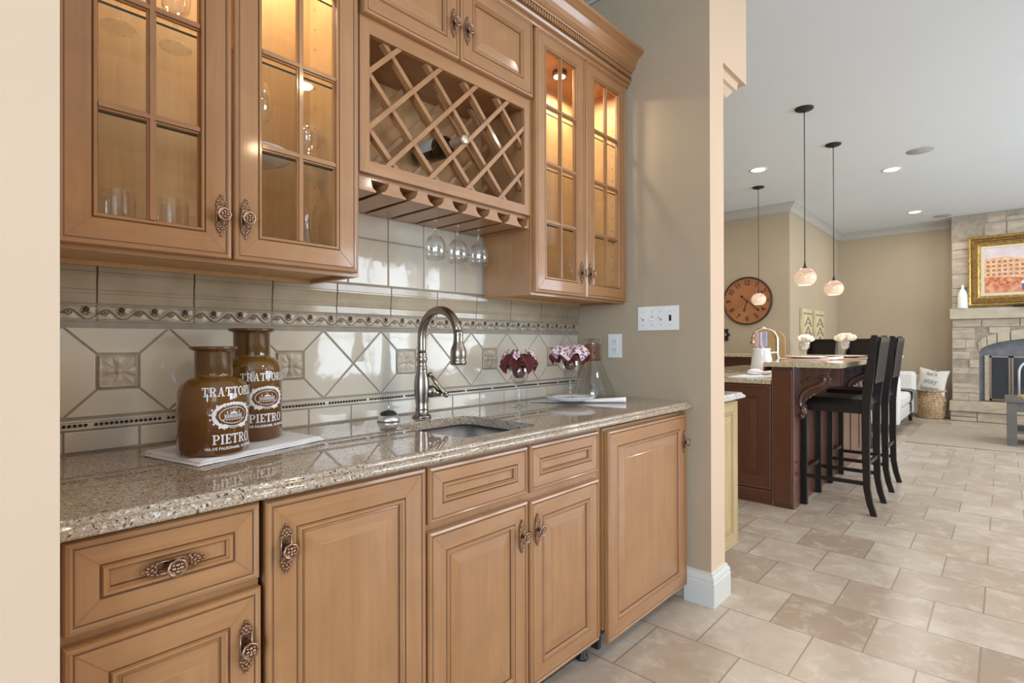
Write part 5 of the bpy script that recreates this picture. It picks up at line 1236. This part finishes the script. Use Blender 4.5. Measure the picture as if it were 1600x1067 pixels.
quad([(a0, b0+.22), (a0-.95, b0+.22), (a0-.95, b0+.36), (a0-.25, b0+.52), (a0, b0+.50)], 'pbld', .001)
for r_ in range(4):
    for k in range(12):
        y = a0-.02-k*.062; z = b0+.25+r_*.062; 
        if z+.03 < b0+.50-.16*max(0, (k-4)/8): quad([(y, z), (y-.036, z), (y-.036, z+.032), (y, z+.032)], 'pdark', .002)
quad([(a0, b0), (a1, b0), (a1, b0+.13), (a0, b0+.13)], 'pground', .002); quad([(a0, b0+.10), (a1, b0+.10), (a1, b0+.23), (a0-.4, b0+.21), (a0, b0+.235)], 'pcrowd', .003)
quad([(a0-.40, b0+.03), (a0-.46, b0+.03), (a0-.46, b0+.12), (a0-.40, b0+.12)], 'pblue', .004); quad([(a0-.385, b0+.12), (a0-.475, b0+.12), (a0-.45, b0+.16), (a0-.41, b0+.16)], 'china', .004)
mb.build('canvas', pc)
vz = thing('white_vase', (10.57, -1.255, 1.69), 'white bottle-shaped vase at the left end of the mantel', 'vase')
mb = MB(); mb.lathe([(0, 0), (.062, 0), (.064, .01), (.058, .20), (.045, .25), (.018, .30), (.015, .345), (.018, .35), (0, .35)], (10.575, -1.255, 1.691), 24, 'china'); mb.build('body', vz)
mb = MB(); mb.lathe([(0, 0), (.10, .0), (.12, .015), (.117, .018), (0, .01)], (10.56, -1.93, 1.691), 24, 'black'); single(mb, 'dark_dish', (10.56, -1.93, 1.691), 'dark shallow dish on the mantel under the painting', 'dish')

# ------------------------------------------------------------------ basket, pillows, sofa, rug, table
BXc, BYc = 10.68, -.862
bk_ = thing('wicker_basket', (BXc, BYc, 0), 'round woven seagrass basket on the floor between sofa and fireplace', 'basket')
mb = MB(); N = 96
def bf(u, v):
    t = 2*pi*u; r = (.175+.035*sin(pi*min(1, v*1.25))-.005*v)+.006*abs(sin(v*pi*13))+.003*sin(t*40+int(v*13)*pi); return (BXc+r*cos(t), BYc+r*sin(t), .002+.43*v)
mb.grid(bf, 120, 52, 'basket'); mb.lathe([(0, .004), (.17, .004)], (BXc, BYc, 0), 30, 'basket'); mb.tube([(BXc+.19*cos(2*pi*i/32), BYc+.19*sin(2*pi*i/32), .43) for i in range(33)], .012, 'basket', 8); mb.build('woven_body', bk_)
def pillow(loc, w, h, d_, rot, label, mname='pillow', txt=None):
    c = thing('throw_pillow', loc, label, 'pillow', None, 0, local=True); c.rotation_euler = rot
    for s_ in (1, -1):
        pass
    mb = MB()
    for s_ in (1, -1):
        def fn(u, v, s_=s_):
            a, b = u*2-1, v*2-1; pu = 1-.10*(1-b*b)*1.0; pv = 1-.10*(1-a*a); k = (max(0, (1-a*a)*(1-b*b)))**.45
            notch = -.10*math.exp(-((a-.1)/.28)**2)*max(0, b)**3
            return (a*w/2*pu, s_*d_/2*k, b*h/2*pv+notch*h/2)
        mb.grid(fn, 24, 24, mname)
    mb.build('cushion', c)
    if txt:
        mb = MB()
        for i, (s_, sz) in enumerate(txt):
            vs, fs = text_polys(s_, sz, .001); 
            for_z = .12-.115*i
            def yk(a, b): aa, bb = a/(w/2), b/(h/2); return -(d_/2*(max(0, (1-aa*aa)*(1-bb*bb)))**.45)-.004
            mb.add([(a, yk(a, b+for_z), b+for_z) for a, b, _ in vs], fs, 'greyink')
        mb.build('lettering', c)['label'] = 'grey printed words'
    return c
pillow((10.64, -.875, .565), .40, .42, .14, (radians(-8), radians(8), radians(-98)), 'white canvas pillow printed with grey words, standing in the wicker basket', 'pillow', [("let's", .085), ('stay', .11), ('home', .10)])
pillow((10.79, -.80, .53), .36, .36, .12, (radians(-6), radians(-16), radians(-80)), 'plain cream pillow behind the printed one in the wicker basket')
sf = thing('sofa', (9.3, -.2, 0), 'white upholstered sofa behind the bar stools, against the far left wall', 'sofa')
mb = MB(); mb.box(8.40, 10.18, -.70, .30, .13, .30, 'sofa', .03); mb.build('base', sf)
mb = MB(); mb.box(10.02, 10.20, -.73, .32, .12, .745, 'sofa', .05); mb.build('arm', sf)
mb = MB(); mb.box(8.36, 8.54, -.73, .32, .12, .745, 'sofa', .05); mb.build('arm', sf)
mb = MB(); mb.box(8.5, 10.05, .08, .34, .25, .80, 'sofa', .07); mb.build('backrest', sf)
for k in range(2): mb = MB(); mb.box(8.55+k*.735, 9.28+k*.735, -.71, .10, .30, .47, 'sofa', .05); mb.build('seat_cushion', sf)
for x in (8.45, 10.1):
    for y in (-.66, .26): mb = MB(); mb.lathe([(0, 0), (.022, 0), (.03, .13), (0, .13)], (x, y, .001), 12, 'esp'); mb.build('leg', sf)
mb = MB()
TP = [(.06, .485), (-.35, .483), (-.66, .482), (-.725, .468), (-.745, .43), (-.75, .30), (-.755, .15)]
def th(u, v):
    s_ = v*(len(TP)-1); i = min(int(s_), len(TP)-2); f_ = s_-i; y = TP[i][0]*(1-f_)+TP[i+1][0]*f_; z = TP[i][1]*(1-f_)+TP[i+1][1]*f_
    return (9.62+.30*u+.03*sin(v*3)-.02*(u-.5)*v, y-.006-.012*abs(sin(u*14)), z+.006+.006*abs(sin(u*14)))
mb.grid(th, 30, 30, 'throw'); mb.grid(lambda u, v: (th(u, v)[0], th(u, v)[1]+.004, th(u, v)[2]-.004), 30, 30, 'throw'); single(mb, 'throw_blanket', (9.8, -.4, .47), 'grey-green throw blanket hanging over the front of the white sofa', 'blanket')
mb = MB(); mb.box(7.88, 9.86, -3.6, -.84, .001, .012, 'rug', .003); single(mb, 'area_rug', (8.9, -2.2, 0), 'flat taupe rug on the tile floor before the fireplace', 'rug')
tb = thing('coffee_table', (8.6, -2.3, .012), 'grey-brown wooden coffee table with a lower shelf at the right edge', 'table')
mb = MB(); mb.box(8.27, 8.95, -2.95, -1.715, .505, .545, 'greywood', .004); mb.build('tabletop', tb)
mb = MB(); mb.box(8.31, 8.91, -2.90, -1.765, .40, .505, 'greywood'); mb.build('apron', tb)
mb = MB(); mb.box(8.31, 8.91, -2.90, -1.765, .15, .18, 'greywood'); mb.build('shelf', tb)
for x in (8.29, 8.85):
    for y in (-2.92, -1.82): mb = MB(); mb.box(x, x+.075, y, y+.085, .0125, .505, 'greywood', .003); mb.build('leg', tb)
lt = thing('lantern', (8.55, -1.98, .545), 'white-framed lantern with a pale wood base on the coffee table', 'lantern')
lx, ly = 8.50, -1.985
mb = MB(); mb.lathe([(0, 0), (.165, 0), (.165, .030), (0, .030)], (lx, ly, .546), 8, 'maplebase', smooth=False); mb.build('base', lt)
mb = MB(); mb.tube([(lx, ly+.145, .575), (lx, ly+.145, .84)]+[(lx, ly+.145*cos(radians(a)), .84+.145*sin(radians(a))) for a in range(15, 180, 15)]+[(lx, ly-.145, .84), (lx, ly-.145, .575)], .011, 'silver', 8)
mb.tube([(lx+.145, ly, .575), (lx+.145, ly, .84)]+[(lx+.145*cos(radians(a)), ly, .84+.145*sin(radians(a))) for a in range(15, 180, 15)]+[(lx-.145, ly, .84), (lx-.145, ly, .575)], .008, 'silver', 8) if False else None
mb.build('frame', lt)
cgz = thing('wire_candle_cage', (lx, ly, .577), 'copper wire candle cage with a loop handle inside the lantern', 'candle holder')
mb = MB(); mb.tube([(lx, ly+.03*cos(radians(a)), .80+.055*sin(radians(a))) for a in range(0, 181, 20)], .004, 'copper', 6); mb.build('handle', cgz)
mb = MB()
for i in range(14): t = 2*pi*i/14; mb.tube([(lx+.055*cos(t), ly+.055*sin(t), .578), (lx+.085*cos(t), ly+.085*sin(t), .64), (lx+.085*cos(t), ly+.085*sin(t), .72), (lx+.06*cos(t), ly+.06*sin(t), .79)], .003, 'copper', 5)
for z, r in ((.58, .056), (.66, .087), (.72, .086), (.79, .062)): mb.tube([(lx+r*cos(2*pi*i/20), ly+r*sin(2*pi*i/20), z) for i in range(21)], .004, 'copper', 6)
mb.build('cage', cgz)
mb = MB(); mb.lathe([(0, 0), (.035, 0), (.035, .09), (0, .09)], (lx, ly, .578), 16, 'pinkcloth'); single(mb, 'candle', (lx, ly, .578), 'blush pillar candle inside the copper wire cage', 'candle')

for o in bpy.data.objects:
    if '_o' in o: del o['_o']
